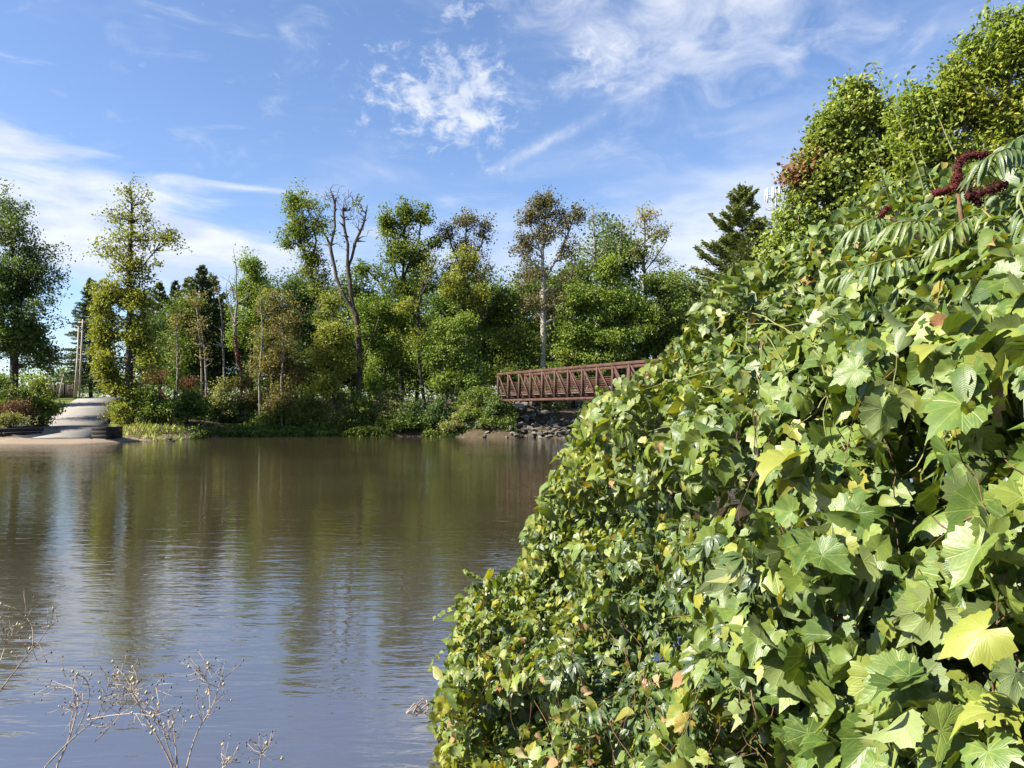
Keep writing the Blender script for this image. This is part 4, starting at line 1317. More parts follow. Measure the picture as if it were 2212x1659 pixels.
def build_bridge():
    base = bp(0, 0, ZB)
    root = empty('footbridge', tuple(base))
    sprop(root, 'rust red steel truss footbridge reaching across to the stony far bank', 'bridge')

    def part(name, mb, mat='steel', bev=0.0):
        V = [v - base for v in mb.V]
        mb.V = V
        o = mb.build(name, MAT[mat], root)
        if bev:
            bevel(o, bev)
        return o
    lat3 = np.array([L2[0], L2[1], 0])
    for lat in (0.0, BW):
        part('top_chord', MB().bar(bp(-0.05, lat, ZT), bp(NB + 0.05, lat, ZT), 0.18, 0.19), bev=0.015)
        part('bottom_chord', MB().bar(bp(-0.05, lat, ZB), bp(NB + 0.05, lat, ZB), 0.17, 0.17), bev=0.015)
        vm = None
        for k in range(NB + 1):
            if vm is None:
                mb = MB().bar(bp(0, lat, ZB + 0.085), bp(0, lat, ZT - 0.095), 0.14, 0.14, up=(E2[0], E2[1], 0))
                v0 = part('vertical_post', mb)
                vm = v0
            else:
                o = v0.copy()
                COL.objects.link(o)
                dd = BRD * k
                o.location = (dd[0], dd[1], 0)
        d0 = None
        for k in range(NB):
            if d0 is None:
                d0 = part('diagonal_brace', MB().bar(bp(0.08, lat, ZT - 0.14), bp(0.94, lat, ZB + 0.14), 0.10, 0.10, up=(L2[0], L2[1], 0)))
            else:
                o = d0.copy()
                COL.objects.link(o)
                dd = BRD * k
                o.location = (dd[0], dd[1], 0)
        inner = lat + (0.13 if lat == 0 else -0.13)
        for i in range(7):
            z = ZB + 0.64 + i * 0.125
            part('rail', MB().bar(bp(0, inner, z), bp(NB, inner, z), 0.035, 0.045))
        part('toe_board', MB().bar(bp(0, inner, ZB + 0.535), bp(NB, inner, ZB + 0.535), 0.04, 0.12))
        for k in (7, 14, 21):                     # bolted splices in the chords
            for zc in (ZT, ZB):
                for s in (-0.22, 0.22):
                    part('splice_plate', MB().bar(bp(k + s - 0.09, lat - 0.098 if lat == 0 else lat + 0.098, zc), bp(k + s + 0.09, lat - 0.098 if lat == 0 else lat + 0.098, zc), 0.02, 0.10))
    part('deck', MB().bar(bp(-0.3, BW / 2, ZB + 0.42), bp(NB + 0.3, BW / 2, ZB + 0.42), BW - 0.34, 0.09), 'deck')
    b0 = None
    for k in range(NB + 1):
        if b0 is None:
            b0 = part('floor_beam', MB().bar(bp(0, 0.09, ZB + 0.24), bp(0, BW - 0.09, ZB + 0.24), 0.10, 0.24))
        else:
            o = b0.copy()
            COL.objects.link(o)
            dd = BRD * k
            o.location = (dd[0], dd[1], 0)
    for s in (0.6, 1.3, 2.0):
        part('stringer', MB().bar(bp(-0.1, s, ZB + 0.30), bp(NB + 0.1, s, ZB + 0.30), 0.10, 0.14))
    # far abutment
    ax = (np.array([E2[0], E2[1], 0]), lat3, np.array([0, 0, 1.0]))
    o = MB().box(bp(-0.75, BW / 2, 2.25), (1.2, BW + 0.8, 1.0), ax).build('bridge_abutment', MAT['concrete'])
    bevel(o, 0.04)
    sprop(o, 'concrete abutment under the far end of the footbridge', 'abutment')
    o = MB().box(bp(NB + 0.2, BW / 2, 1.7), (1.6, BW + 1.3, 2.3), ax).build('bridge_abutment', MAT['concrete'])
    bevel(o, 0.04)
    sprop(o, 'concrete abutment under the near end of the footbridge, hidden by vines', 'abutment')
    # approach fence at the far end
    r = empty('approach_fence', tuple(bp(-0.3, -0.3, 2.9)))
    sprop(r, 'short dark rail fence leading off the bridge end into the trees', 'fence')
    off = np.array(r.location)
    for k in range(4):
        a = bp(-0.3 - k * 0.9, -0.15 - 0.35 * k, 0)
        mb = MB().bar((a[0], a[1], 2.3), (a[0], a[1], 4.15), 0.07, 0.07, up=(1, 0, 0))
        mb.V = [v - off for v in mb.V]
        mb.build('post', MAT['fence_wood'], r)
    for z in (3.3, 3.7, 4.05):
        a, b = bp(-0.3, -0.15, z), bp(-3.0, -1.2, z)
        mb = MB().bar(a, b, 0.05, 0.05)
        mb.V = [v - off for v in mb.V]
        mb.build('rail', MAT['fence_wood'], r)


build_bridge()


# ------------------------------------------------------------------ stones, timbers, poles
import bmesh


def rock_mesh(seed, flat=0.6):
    rg = np.random.default_rng(seed)
    bm = bmesh.new()
    for v in unit(rg.normal(0, 1, (16, 3))) * np.array([1.0, 0.8, flat]) * rg.uniform(0.75, 1.0, (16, 1)):
        bm.verts.new(v * 0.5)
    bmesh.ops.convex_hull(bm, input=bm.verts)
    bmesh.ops.delete(bm, geom=[v for v in bm.verts if not v.link_faces], context='VERTS')
    bmesh.ops.bevel(bm, geom=list(bm.edges), offset=0.025, segments=1, affect='EDGES')
    me = bpy.data.meshes.new('boulder')
    bm.to_mesh(me)
    bm.free()
    return me


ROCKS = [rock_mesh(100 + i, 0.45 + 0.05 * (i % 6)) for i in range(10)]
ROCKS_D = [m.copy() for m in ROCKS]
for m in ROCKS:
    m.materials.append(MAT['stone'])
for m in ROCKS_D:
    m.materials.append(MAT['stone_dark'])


def rock(x, y, s, label, group=None, dark=True, sink=0.25, i=0, name='boulder', cat='boulder', tilt=0.5):
    me = (ROCKS_D if dark else ROCKS)[i % 10]
    o = bpy.data.objects.new(name, me)
    COL.objects.link(o)
    o.scale = (s * RNG.uniform(0.9, 1.4), s * RNG.uniform(0.8, 1.1), s * RNG.uniform(0.8, 1.15))
    o.rotation_euler = (RNG.uniform(-tilt, tilt), RNG.uniform(-tilt, tilt), RNG.uniform(0, 6.28))
    o.location = (x, y, float(ground_z(x, y)) + s * (0.25 - sink))
    sprop(o, label, cat, group)
    return o


def build_stones():
    n = 0
    tries = 0
    placed = []
    while n < 150 and tries < 4000:
        tries += 1
        X = RNG.uniform(-4.5, 9.5)
        Y = float(FAR(X)) + RNG.uniform(-0.3, 6.0)
        s = (X - BR0[0]) * 0.496 + (Y - BR0[1]) * -0.868
        lat = (X - BR0[0]) * 0.868 + (Y - BR0[1]) * 0.496
        if s < -2.6 or lat < -4.5 or lat > 8.5:
            continue
        sz = RNG.uniform(0.55, 1.35)
        if any((X - a) ** 2 + (Y - b) ** 2 < (0.36 * (sz + c)) ** 2 for a, b, c in placed):
            continue
        placed.append((X, Y, sz))
        near_water = Y - float(FAR(X)) < 0.9
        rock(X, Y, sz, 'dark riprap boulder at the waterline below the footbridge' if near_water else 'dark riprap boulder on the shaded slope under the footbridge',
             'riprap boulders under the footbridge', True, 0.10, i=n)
        n += 1
    for i in range(64):
        X = -4.2 + 12.5 * (i + RNG.uniform(0, 1)) / 64
        Y = float(FAR(X)) + RNG.uniform(-1.1, 0.7)
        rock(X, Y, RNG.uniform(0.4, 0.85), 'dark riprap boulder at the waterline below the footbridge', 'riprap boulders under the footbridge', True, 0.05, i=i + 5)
    pale = [(1068, 940, 1.0, 'flat pale slab, largest of the sunlit stones at the water below the bridge end'), (1096, 924, 0.95, 'pale square boulder perched above the sunlit waterline stones'),
            (1085, 941, 0.75, 'pale broken stone wedged between the sunlit slabs'), (1110, 941, 0.8, 'pale stone next to the driftwood tangle'), (1052, 942, 0.8, 'low grey stone at the left end of the sunlit stones'),
            (1025, 943, 0.95, 'broad grey boulder by the water under the green tuft'), (1000, 944, 0.6, 'small grey stone at the water below the pale shrub'), (1148, 905, 1.15, 'large brown boulder high on the slope under the bridge deck'),
            (1078, 934, 0.7, 'pale leaning stone behind the sunlit slabs'), (1100, 936, 0.6, 'small pale stone under the perched square boulder')]
    for i, (x, y, s, lab) in enumerate(pale):
        D = F * 2.0 / (y - HY) if y > 930 else 63.5
        D = min(max(D, 60.0), 64.5)
        X = (x - HX) / F * D
        D = max(D, float(FAR(X)) + 0.15)
        X = (x - HX) / F * D
        rock(X, D, s, lab, 'sunlit stones by the bridge end', i == 7, 0.15, i + 3, tilt=0.35)
    for i, (x, y, s, dk, lab) in enumerate([(366, 951, 0.55, True, 'dark low rock at the tip of the sand spit'), (393, 950, 0.36, False, 'small white stone standing in the water off the sand spit'),
                                            (376, 953, 0.3, True, 'small dark stone beside the low rock on the spit'), (350, 946, 0.22, False, 'little tan stone on the sand spit'), (322, 950, 0.24, True, 'little dark stone at the wet edge of the sand spit'),
                                            (540, 941, 0.5, True, 'dark stone under the overhanging shrubs left of the middle')]):
        D = F * 2.1 / (y - HY)
        X = (x - HX) / F * D
        o = rock(X, D, s, lab, None, dk, 0.1, i, 'stone', 'stone')
        o.location.z = max(o.location.z, 0.05 * s + 0.02)
    # driftwood tangle
    c = P(1165, 934, 61.0)
    c[1] = float(FAR(c[0])) + 0.4
    c[2] = float(ground_z(c[0], c[1]))
    r = empty('driftwood_tangle', tuple(c))
    sprop(r, 'tangle of bleached driftwood branches at the water under the footbridge', 'driftwood')
    for i in range(30):
        x = RNG.uniform(-1.8, 3.6)
        L = RNG.uniform(0.5, 1.7)
        a = RNG.uniform(-0.5, 0.5)
        yy = float(FAR(c[0] + x)) - c[1] + RNG.uniform(0.0, 0.9)
        p0 = np.array([x - L / 2 * math.cos(a), yy + RNG.uniform(-0.2, 0.2), RNG.uniform(0.0, 0.25)])
        p1 = p0 + np.array([L * math.cos(a), RNG.uniform(-0.4, 0.4), L * math.sin(a) * 0.55 + 0.25])
        mid = (p0 + p1) / 2 + RNG.normal(0, 0.12, 3)
        mb = MB().tube([p0, (p0 + mid) / 2 + RNG.normal(0, 0.03, 3), mid, p1], [0.026, 0.023, 0.018, 0.008], 5)
        mb.build('branch', MAT['drift'], r, True)


def build_landing():
    # timber wall left of the slipway
    r = empty('timber_wall', (-36, 50.7, 0))
    sprop(r, 'tarred black timber retaining wall left of the slipway', 'wall')
    off = np.array([-36, 50.7, 0])

    def beam(a, b, w, h, parent, offs, name='beam'):
        mb = MB().bar(a, b, w, h)
        mb.V = [v - offs + RNG.normal(0, 0.008, v.shape) for v in mb.V]
        o = mb.build(name, MAT['tar_timber'], parent)
        bevel(o, 0.02)
    for i in range(4):
        z = 0.08 + i * 0.245
        beam((-60, 50.9, z), (-33.6 - 0.4 * (i % 2), 50.72, z), 0.26, 0.235, r, off)
    for i in range(4):
        z = 0.08 + i * 0.245
        if i > 0:
            beam((-33.55 - 0.4 * (i % 2), 50.70, z), (-32.1 - 0.15 * i, 52.2 + 0.4 * i, z + 0.02), 0.24, 0.235, r, off)
    for i in range(2):
        z = 0.05 + i * 0.25
        beam((-60, 50.2, z), (-34.9, 50.05, z), 0.24, 0.24, r, off, 'front_beam')
    # timber block right of the slipway foot
    q = P(216, 950, 51.0)
    r = empty('timber_block', (q[0], q[1], 0.1), R(-4))
    sprop(r, 'tarred black timber crib end right of the slipway foot', 'timber block')
    for i in range(4):
        z = 0.08 + i * 0.25
        mb = MB().box((0.0, 0.0, z), (1.04, 0.24, 0.24), jit=0.012)
        o = mb.build('beam', MAT['tar_timber'], r)
        bevel(o, 0.015)
        for s in (-0.40, 0.40):
            mb = MB().box((s, 0.95, z + 0.01), (0.22, 1.64, 0.235), jit=0.012)
            o = mb.build('side_beam', MAT['tar_timber'], r)
            bevel(o, 0.015)
    o = MB().box((0, 0.95, 0.42), (0.56, 1.6, 0.75), jit=0.02).build('earth_fill', MAT['ground'], r)
    # low log beside it
    a, b = P(236, 938, 51.8), P(252, 941, 51.6)
    mb = MB().tube([a, (a + b) / 2, b], [0.14, 0.13, 0.11], 8)
    o = mb.build('log', MAT['tar_timber'], None, True)
    sprop(o, 'short dark log lying right of the timber crib end', 'log')
    # utility poles
    for (x, yt, lab, leanx) in ((167, 706, 'wooden utility pole, shorter and left of the pair beyond the lane', 3), (175, 690, 'wooden utility pole, taller and right of the pair beyond the lane', 4)):
        D = 107.5 if x == 167 else 108.5
        b = P(x - leanx, 842, D)
        b[2] = float(ground_z(b[0], b[1])) - 0.2
        t = P(x + leanx, yt, D)
        r = empty('utility_pole', tuple(b))
        sprop(r, lab, 'utility pole')
        MB().tube([(0, 0, 0), (t - b) * 0.5, t - b], [0.15, 0.135, 0.11], 10).build('pole', MAT['pole_wood'], r, True)
        d = t - b
        MB().box(d * 0.965, (1.3, 0.12, 0.14)).build('crossarm', MAT['pole_wood'], r)
        for s in (-0.5, 0.0, 0.5):
            MB().tube([d * 0.972 + np.array([s, 0, 0.05]), d * 0.972 + np.array([s, 0, 0.34])], [0.06, 0.04], 8).build('insulator', MAT['galv'], r, True)
    for (x0, y0, x1, y1, D, lab) in ((160, 842, 167, 772, 106.5, 'leaning wooden brace post beside the utility poles'), (126, 836, 138, 808, 103, 'slanted pale prop post before the dark fence')):
        a, b = P(x0, y0, D), P(x1, y1, D)
        a[2] = float(ground_z(a[0], a[1])) - 0.1
        sprop(MB().tube([a, (a + b) / 2, b], [0.11, 0.10, 0.09], 8).build('brace_post', MAT['pole_wood'], None, True), lab, 'post')
    # plank fence beyond the lane
    a, b = P(96, 842, 106), P(160, 842, 110)
    r = empty('plank_fence', tuple(a))
    sprop(r, 'dark brown plank fence beyond the lane, left of the utility poles', 'fence')
    n = 22
    for i in range(n):
        q = a + (b - a) * (i / n) - a
        gz = float(ground_z(*(a + q)[:2])) - a[2]
        MB().box((q[0], q[1], gz + 0.95 + RNG.uniform(-0.04, 0.04)), (0.19, 0.03, 1.9)).build('plank', MAT['fence_wood'], r)
    for i in range(0, n, 7):
        q = (b - a) * (i / n)
        gz = float(ground_z(*(a + q)[:2])) - a[2]
        MB().box((q[0], q[1] + 0.10, gz + 1.0), (0.12, 0.12, 2.1)).build('post', MAT['fence_wood'], r)
    # antenna mast
    b = P(1674, 880, 150)
    gz = float(ground_z(b[0], b[1]))
    top = P(1674, 410, 150)[2]
    H = top - gz
    r = empty('antenna_mast', (b[0], b[1], gz))
    sprop(r, 'white cellular antenna mast behind the layered pine', 'mast')
    mb = MB()
    w = lambda z: 0.9 - 0.45 * z / H
    n = int(H / 1.5)
    for k in range(3):
        a0 = k * 2.094 + 0.5
        a1 = (k + 1) * 2.094 + 0.5
        pt = lambda z, a: np.array([math.cos(a) * w(z), math.sin(a) * w(z), z])
        MB().bar(pt(0, a0), pt(H, a0), 0.10, 0.10, up=(0, 1, 0)).build('mast_leg', MAT['galv'], r)
        for i in range(n):
            z0, z1 = H * i / n, H * (i + 1) / n
            mb.bar(pt(z0, a0), pt(z1, a1), 0.045, 0.045)
            mb.bar(pt(z1, a0), pt(z1, a1), 0.04, 0.04)
    o = mb.build('lattice', MAT['galv'], r)
    o['kind'] = 'stuff'
    for ring, z in enumerate((H - 1.2, H - 3.6)):
        MB().tube([np.array([math.cos(a) * 1.7, math.sin(a) * 1.7, z]) for a in np.linspace(0, 6.2832, 13)], [0.06] * 13, 6).build('platform_ring', MAT['galv'], r)
        for k in range(6):
            a = k * 1.047 + 0.3
            MB().bar((0, 0, z), (math.cos(a) * 1.7, math.sin(a) * 1.7, z), 0.06, 0.06).build('arm', MAT['galv'], r)
    for k in range(9):
        a = k * 0.698
        ax = (np.array([-math.sin(a), math.cos(a), 0]), np.array([math.cos(a), math.sin(a), 0]), np.array([0, 0, 1.0]))
        o = MB().box((math.cos(a) * 1.85, math.sin(a) * 1.85, H - 1.0), (0.42, 0.16, 2.3), ax).build('antenna_panel', MAT['antenna'], r)
        bevel(o, 0.05)


build_stones()
build_landing()


# ------------------------------------------------------------------ grass by the slipway
def build_grass():
    m = foliage_mat('grass_blades', (0.07, 0.10, 0.02), (0.12, 0.16, 0.035), (0.20, 0.22, 0.06), (0.28, 0.25, 0.10))
    n = 26000
    X = RNG.uniform(-52, -22, n)
    Y = RNG.uniform(51.5, 98, n)
    l, r_ = ROAD_L(np.clip(Y, 46, 104)), ROAD_R(np.clip(Y, 46, 104))
    dR, dL = X - r_, l - X
    ok = ((dR > 0.15) & (dR < 6.0) & (Y > 52.8) & (Y < 66)) | ((dL > 0.1) & (dL < 8) & (Y > 58.5))
    ok &= vnoise(X, Y, 1.5, 21) > 0.25
    X, Y = X[ok], Y[ok]
    n = len(X)
    Z = ground_z(X, Y)
    h = RNG.uniform(0.08, 0.20, n) + np.where(X > -31, 0.22, 0) * (vnoise(X, Y, 0.9, 4) > 0.45)
    a = RNG.uniform(0, 6.28, n)
    w = h * 0.16 + 0.015
    lean = RNG.normal(0, 0.35, (n, 2)) * h[:, None]
    B = np.stack([X, Y, Z - 0.02], -1)
    sx = np.stack([np.cos(a) * w, np.sin(a) * w, 0 * a], -1)
    V = np.stack([B - sx, B + sx, B + np.concatenate([lean, h[:, None]], 1)], 1).reshape(-1, 3)
    o = obj('grass', make_mesh('grass', V, None, np.arange(n * 3).reshape(n, 3), attrs={'tint': np.repeat(RNG.uniform(0, 1, n), 3), 'aut': np.repeat((RNG.uniform(0, 1, n) < 0.2) * 0.8, 3)}), m)
    sprop(o, 'grass on the verges of the slipway and behind the sand spit', 'grass', kind='stuff')


build_grass()


# ------------------------------------------------------------------ the near thicket: leaf shapes
def grape_leaf(n=33, seed=0, fold=0.18, droop=0.35, curl=0.1, rings=(0.36, 0.70), roll=0.0, holes=0):
    rg = np.random.default_rng(seed)
    ph = np.linspace(-162, 162, n)
    a = np.abs(ph)
    r = np.interp(a, [0, 10, 22, 33, 44, 56, 75, 95, 120, 145, 162], [1.06, 0.90, 0.76, 0.71, 0.76, 0.68, 0.62, 0.60, 0.57, 0.52, 0.38])
    tooth = np.where(np.arange(n) % 2 == (n // 2) % 2, 1.06, 0.92) * rg.normal(1.0, 0.025, n)
    rim = r * tooth
    p = np.radians(ph)
    V = [(0, 0)]
    for k in rings:
        V += list(zip(np.sin(p) * r * k, np.cos(p) * r * k))
    V += list(zip(np.sin(p) * rim, np.cos(p) * rim))
    V = np.array(V)
    T, Q = [], []
    for i in range(n - 1):
        T.append((0, 1 + i + 1, 1 + i))
    for k in range(len(rings)):
        o = 1 + k * n
        for i in range(n - 1):
            Q.append((o + i, o + i + 1, o + n + i + 1, o + n + i))
    x, y = V[:, 0], V[:, 1]
    rr = np.hypot(x, y)
    an = np.arctan2(x, y)
    s1, s2, s3 = rg.uniform(0, 6.28, 3)
    z = fold * np.abs(x) - droop * np.maximum(y, -0.2) ** 2 * 0.55 - curl * np.abs(x) ** 2 * 1.6
    z += 0.012 * np.cos(an / 0.62 * 6.283) * -rr + 0.09 * rr ** 2 * np.sin(3 * an + s1) + 0.05 * rr ** 2 * np.sin(7 * an + s2) + 0.10 * x * np.sin(s3)
    z += roll * rr ** 4 * (0.6 + 0.4 * np.sin(2 * an + s2))
    uv = np.stack([0.5 + x * 0.5, y * 0.5], -1)
    if holes:                                     # eaten by insects
        drop = set()
        for h in rg.integers(0, (n - 1) * len(rings) - 2, holes):
            drop |= set(range(h, h + int(rg.integers(1, 3))))
        Q = [q for i, q in enumerate(Q) if i not in drop]
    return np.stack([x, y, z], -1), np.array(Q) if Q else None, np.array(T), uv


def oval_leaf(st=6, seed=0, w=0.27, fold=0.35, droop=0.4, point=1.0):
    rg = np.random.default_rng(seed)
    s = np.linspace(0, 1, st + 1)
    prof = np.sin(np.pi * s ** 0.85) ** 0.85 * w
    prof[0] = prof[-1] = 0.0
    V, uv = [], []
    tw = rg.normal(0, 0.08)
    for i, si in enumerate(s):
        zc = -droop * si ** 2 * 0.6 + 0.03 * math.sin(6 * si)
        for k in (-1, 0, 1):
            x = prof[i] * k + tw * si * si
            V.append((x, si, zc + fold * prof[i] * abs(k) + 0.02 * k * math.sin(9 * si + seed)))
            uv.append((0.5 + prof[i] * k, si))
    Q = []
    for i in range(st):
        for k in (0, 1):
            a = i * 3 + k
            Q.append((a, a + 1, a + 4, a + 3))
    return np.array(V), np.array(Q), None, np.array(uv)


def join(parts):
    V, Q, T, U = [], [], [], []
    n = 0
    for v, q, t, u in parts:
        V.append(v); U.append(u)
        if q is not None and len(q):
            Q.append(q + n)
        if t is not None and len(t):
            T.append(t + n)
        n += len(v)
    return np.concatenate(V), (np.concatenate(Q) if Q else None), (np.concatenate(T) if T else None), np.concatenate(U)


def creeper_leaf(seed=0, st=4):
    """five leaflets on one stalk"""
    rg = np.random.default_rng(seed)
    parts = []
    for k, a in enumerate((-78, -38, 0, 38, 78)):
        v, q, t, u = oval_leaf(st, seed * 7 + k, 0.21, 0.30, 0.35 + rg.uniform(0, 0.3))
        L = (0.62, 0.86, 0.98, 0.86, 0.62)[k] * rg.uniform(0.9, 1.1)
        an = R(a + rg.normal(0, 6))
        v = v * L
        c, s = math.cos(an), math.sin(an)
        x, y = v[:, 0].copy(), v[:, 1].copy()
        v[:, 0] = c * x + s * y
        v[:, 1] = -s * x + c * y
        v[:, 2] += -0.10 * np.hypot(x, y) ** 2 + rg.normal(0, 0.04) * y
        parts.append((v, q, t, u))
    return join(parts)


def frames(Nn, Tn):
    """rows x,y,z of leaf frames from normals and tip directions"""
    z = unit(Nn)
    y = unit(Tn - z * np.sum(Tn * z, axis=1, keepdims=True))
    x = np.cross(y, z)
    return np.stack([x, y, z], axis=1)


def scatter_mesh(name, shapes, pos, fr, size, tint):
    """many leaves in one mesh"""
    which = RNG.integers(0, len(shapes), len(pos))
    V, Q, T, U, A = [], [], [], [], []
    n = 0
    for s, (v, q, t, u) in enumerate(shapes):
        m = np.where(which == s)[0]
        if len(m) == 0:
            continue
        W = np.einsum('vk,lkj->lvj', v, fr[m]) * size[m][:, None, None] + pos[m][:, None, :]
        V.append(W.reshape(-1, 3))
        off = n + (np.arange(len(m)) * len(v))[:, None, None]
        if q is not None:
            Q.append((q[None] + off).reshape(-1, 4))
        if t is not None:
            T.append((t[None] + off).reshape(-1, 3))
        U.append(np.tile(u, (len(m), 1)))
        A.append(np.repeat(tint[m], len(v)))
        n += len(m) * len(v)
    return make_mesh(name, np.concatenate(V), np.concatenate(Q) if Q else None, np.concatenate(T) if T else None,
                     attrs={'tint': np.concatenate(A)}, uv=np.concatenate(U), smooth=True)


def shape_mesh(name, sh):
    v, q, t, u = sh
    return make_mesh(name, v, q, t, attrs={'tint': np.zeros(len(v))}, uv=u, smooth=True)


MAT['l_grape'] = near_leaf_mat('grape_leaf', [(0.0, (0.050, 0.095, 0.022)), (0.35, (0.092, 0.155, 0.032)), (0.65, (0.145, 0.205, 0.042)), (0.88, (0.20, 0.245, 0.050)), (0.97, (0.25, 0.27, 0.05)), (0.99, (0.25, 0.22, 0.045)), (1.0, (0.20, 0.13, 0.05))])
MAT['l_young'] = near_leaf_mat('young_vine_leaf', [(0.0, (0.105, 0.165, 0.028)), (0.4, (0.165, 0.220, 0.034)), (0.75, (0.235, 0.270, 0.040)), (0.97, (0.32, 0.31, 0.045)), (1.0, (0.30, 0.20, 0.05))], trans=0.36)
MAT['l_creeper'] = near_leaf_mat('creeper_leaf', [(0.0, (0.030, 0.062, 0.026)), (0.45, (0.050, 0.092, 0.032)), (0.80, (0.085, 0.130, 0.036)), (0.97, (0.15, 0.17, 0.05)), (1.0, (0.24, 0.09, 0.04))],
                              trans=0.22, rough=0.34, spec=0.55, palmate=False, vein=(0.16, 0.20, 0.09), vein_amt=0.3)
MAT['l_oval'] = near_leaf_mat('dogwood_leaf', [(0.0, (0.048, 0.095, 0.026)), (0.5, (0.085, 0.145, 0.034)), (0.85, (0.135, 0.190, 0.042)), (0.98, (0.24, 0.23, 0.045)), (1.0, (0.26, 0.16, 0.05))],
                           trans=0.32, rough=0.42, palmate=False, vein=(0.22, 0.27, 0.11), vein_amt=0.35)
MAT['l_sumac'] = near_leaf_mat('sumac_leaf', [(0.0, (0.045, 0.090, 0.028)), (0.6, (0.070, 0.125, 0.036)), (1.0, (0.110, 0.165, 0.040))], trans=0.28, rough=0.40, palmate=False, vein=(0.22, 0.26, 0.12), vein_amt=0.3)
MAT['l_dry'] = near_leaf_mat('dry_leaf', [(0.0, (0.24, 0.15, 0.07)), (0.5, (0.34, 0.25, 0.14)), (1.0, (0.20, 0.09, 0.04))], trans=0.2, rough=0.8, spec=0.15, vein=(0.16, 0.10, 0.05), vein_amt=0.4)
MAT['vine_stem'] = plain_mat('vine_stem', (0.06, 0.036, 0.022), (0.16, 0.10, 0.055), 14.0)
MAT['green_stem'] = plain_mat('green_stem', (0.10, 0.12, 0.04), (0.20, 0.19, 0.07), 14.0)
MAT['fruit'] = plain_mat('sumac_fruit', (0.035, 0.007, 0.008), (0.105, 0.020, 0.018), 40.0, 0.9, bumpy=0.6)
MAT['dry_stalk'] = plain_mat('dry_weed_stalk', (0.17, 0.13, 0.10), (0.38, 0.31, 0.25), 30.0)
MAT['seed'] = plain_mat('dry_seed_pod', (0.30, 0.25, 0.15), (0.52, 0.46, 0.30), 40.0)
MAT['seed_dark'] = plain_mat('dark_seed_head', (0.05, 0.04, 0.03), (0.14, 0.11, 0.08), 40.0)

# the face of the thicket: picture column, row -> distance of its surface
CTRL = np.array([
    (950, 1659, 4.25), (945, 1540, 4.35), (960, 1440, 4.45), (1000, 1270, 4.7), (1130, 1230, 4.75), (1140, 1130, 4.75), (1210, 1000, 4.6), (1250, 910, 4.4), (1290, 850, 4.3), (1400, 780, 4.3),
    (1480, 720, 4.3), (1520, 640, 4.5), (1560, 580, 4.8), (1700, 500, 4.8), (1800, 420, 4.6), (1880, 330, 4.4), (2000, 300, 4.0), (2212, 300, 3.3),
    (1000, 1665, 3.85), (1060, 1660, 3.5), (1150, 1655, 3.2), (1100, 1500, 3.7), (1250, 1590, 3.0), (1300, 1300, 3.7), (1400, 1600, 2.6), (1450, 1400, 2.9), (1350, 1000, 3.9), (1500, 1000, 3.3), (1600, 800, 3.3), (1700, 1200, 2.3), (1800, 900, 2.45),
    (1900, 1500, 1.75), (2000, 1000, 1.95), (2212, 1659, 1.30), (2212, 1200, 1.45), (2212, 800, 1.7), (2212, 500, 2.4), (2000, 600, 2.8), (1800, 650, 3.5),
    (2650, 1000, 1.5), (2650, 1700, 1.4), (2650, 500, 2.1), (1000, 1900, 3.5), (1500, 1900, 2.2), (2000, 1900, 1.45), (2600, 1950, 1.3)], float)
OUTL = np.array([(962, 1720), (950, 1640), (950, 1540), (972, 1440), (1006, 1300), (1060, 1250), (1130, 1232), (1152, 1125), (1218, 1005), (1262, 905), (1302, 866), (1400, 800), (1480, 738), (1524, 660), (1570, 606),
                 (1640, 575), (1720, 548), (1800, 480), (1880, 410), (1960, 385), (2060, 360), (2150, 345), (2300, 320), (2680, 320), (2680, 1980), (1000, 1980)], float)


def tps_fit(C):
    x = C[:, :2] / 500.0
    d = np.linalg.norm(x[:, None] - x[None], axis=2)
    K = np.where(d > 0, d * d * np.log(d + 1e-12), 0)
    n = len(x)
    Pm = np.concatenate([np.ones((n, 1)), x], 1)
    A = np.block([[K + np.eye(n) * 0.02, Pm], [Pm.T, np.zeros((3, 3))]])
    w = np.linalg.solve(A, np.concatenate([C[:, 2], np.zeros(3)]))

    def f(X, Y):
        q = np.stack([X, Y], -1) / 500.0
        d = np.linalg.norm(q[:, None] - x[None], axis=2)
        K = np.where(d > 0, d * d * np.log(d + 1e-12), 0)
        return K @ w[:n] + w[n] + q @ w[n + 1:]
    return f


_dm = tps_fit(CTRL)


def hollows(X, Y):
    return sst(vnoise(X, Y, 110, 36) * 0.6 + vnoise(X, Y, 48, 37) * 0.4, 0.48, 0.62)


def face_d(X, Y, lump=1.0):
    X, Y = np.asarray(X, float), np.asarray(Y, float)
    d = _dm(X, Y)
    k = d / 3.0
    return np.maximum(d + lump * k * (0.55 * hollows(X, Y) + 0.80 * (vnoise(X, Y, 190, 31) - 0.5) + 0.42 * (vnoise(X, Y, 80, 32) - 0.5)), 0.9)


def face_p(X, Y, d):
    d = np.broadcast_to(np.asarray(d, float), np.shape(X))
    return np.stack([(X - HX) / F * d, d, CAM_H + (HY - Y) / F * d], -1)


def face_n(X, Y):
    e = 14.0
    p0 = face_p(X, Y, face_d(X, Y, 0.6))
    px = face_p(X + e, Y, face_d(X + e, Y, 0.6))
    py = face_p(X, Y + e, face_d(X, Y + e, 0.6))
    return unit(np.cross(py - p0, px - p0)) * np.array([1, 1, 1])


def in_poly(X, Y, poly):
    r = np.zeros(len(X), bool)
    n = len(poly)
    for i in range(n):
        x0, y0 = poly[i]
        x1, y1 = poly[(i + 1) % n]
        c = ((y0 > Y) != (y1 > Y)) & (X < (x1 - x0) * (Y - y0) / (y1 - y0 + 1e-12) + x0)
        r ^= c
    return r


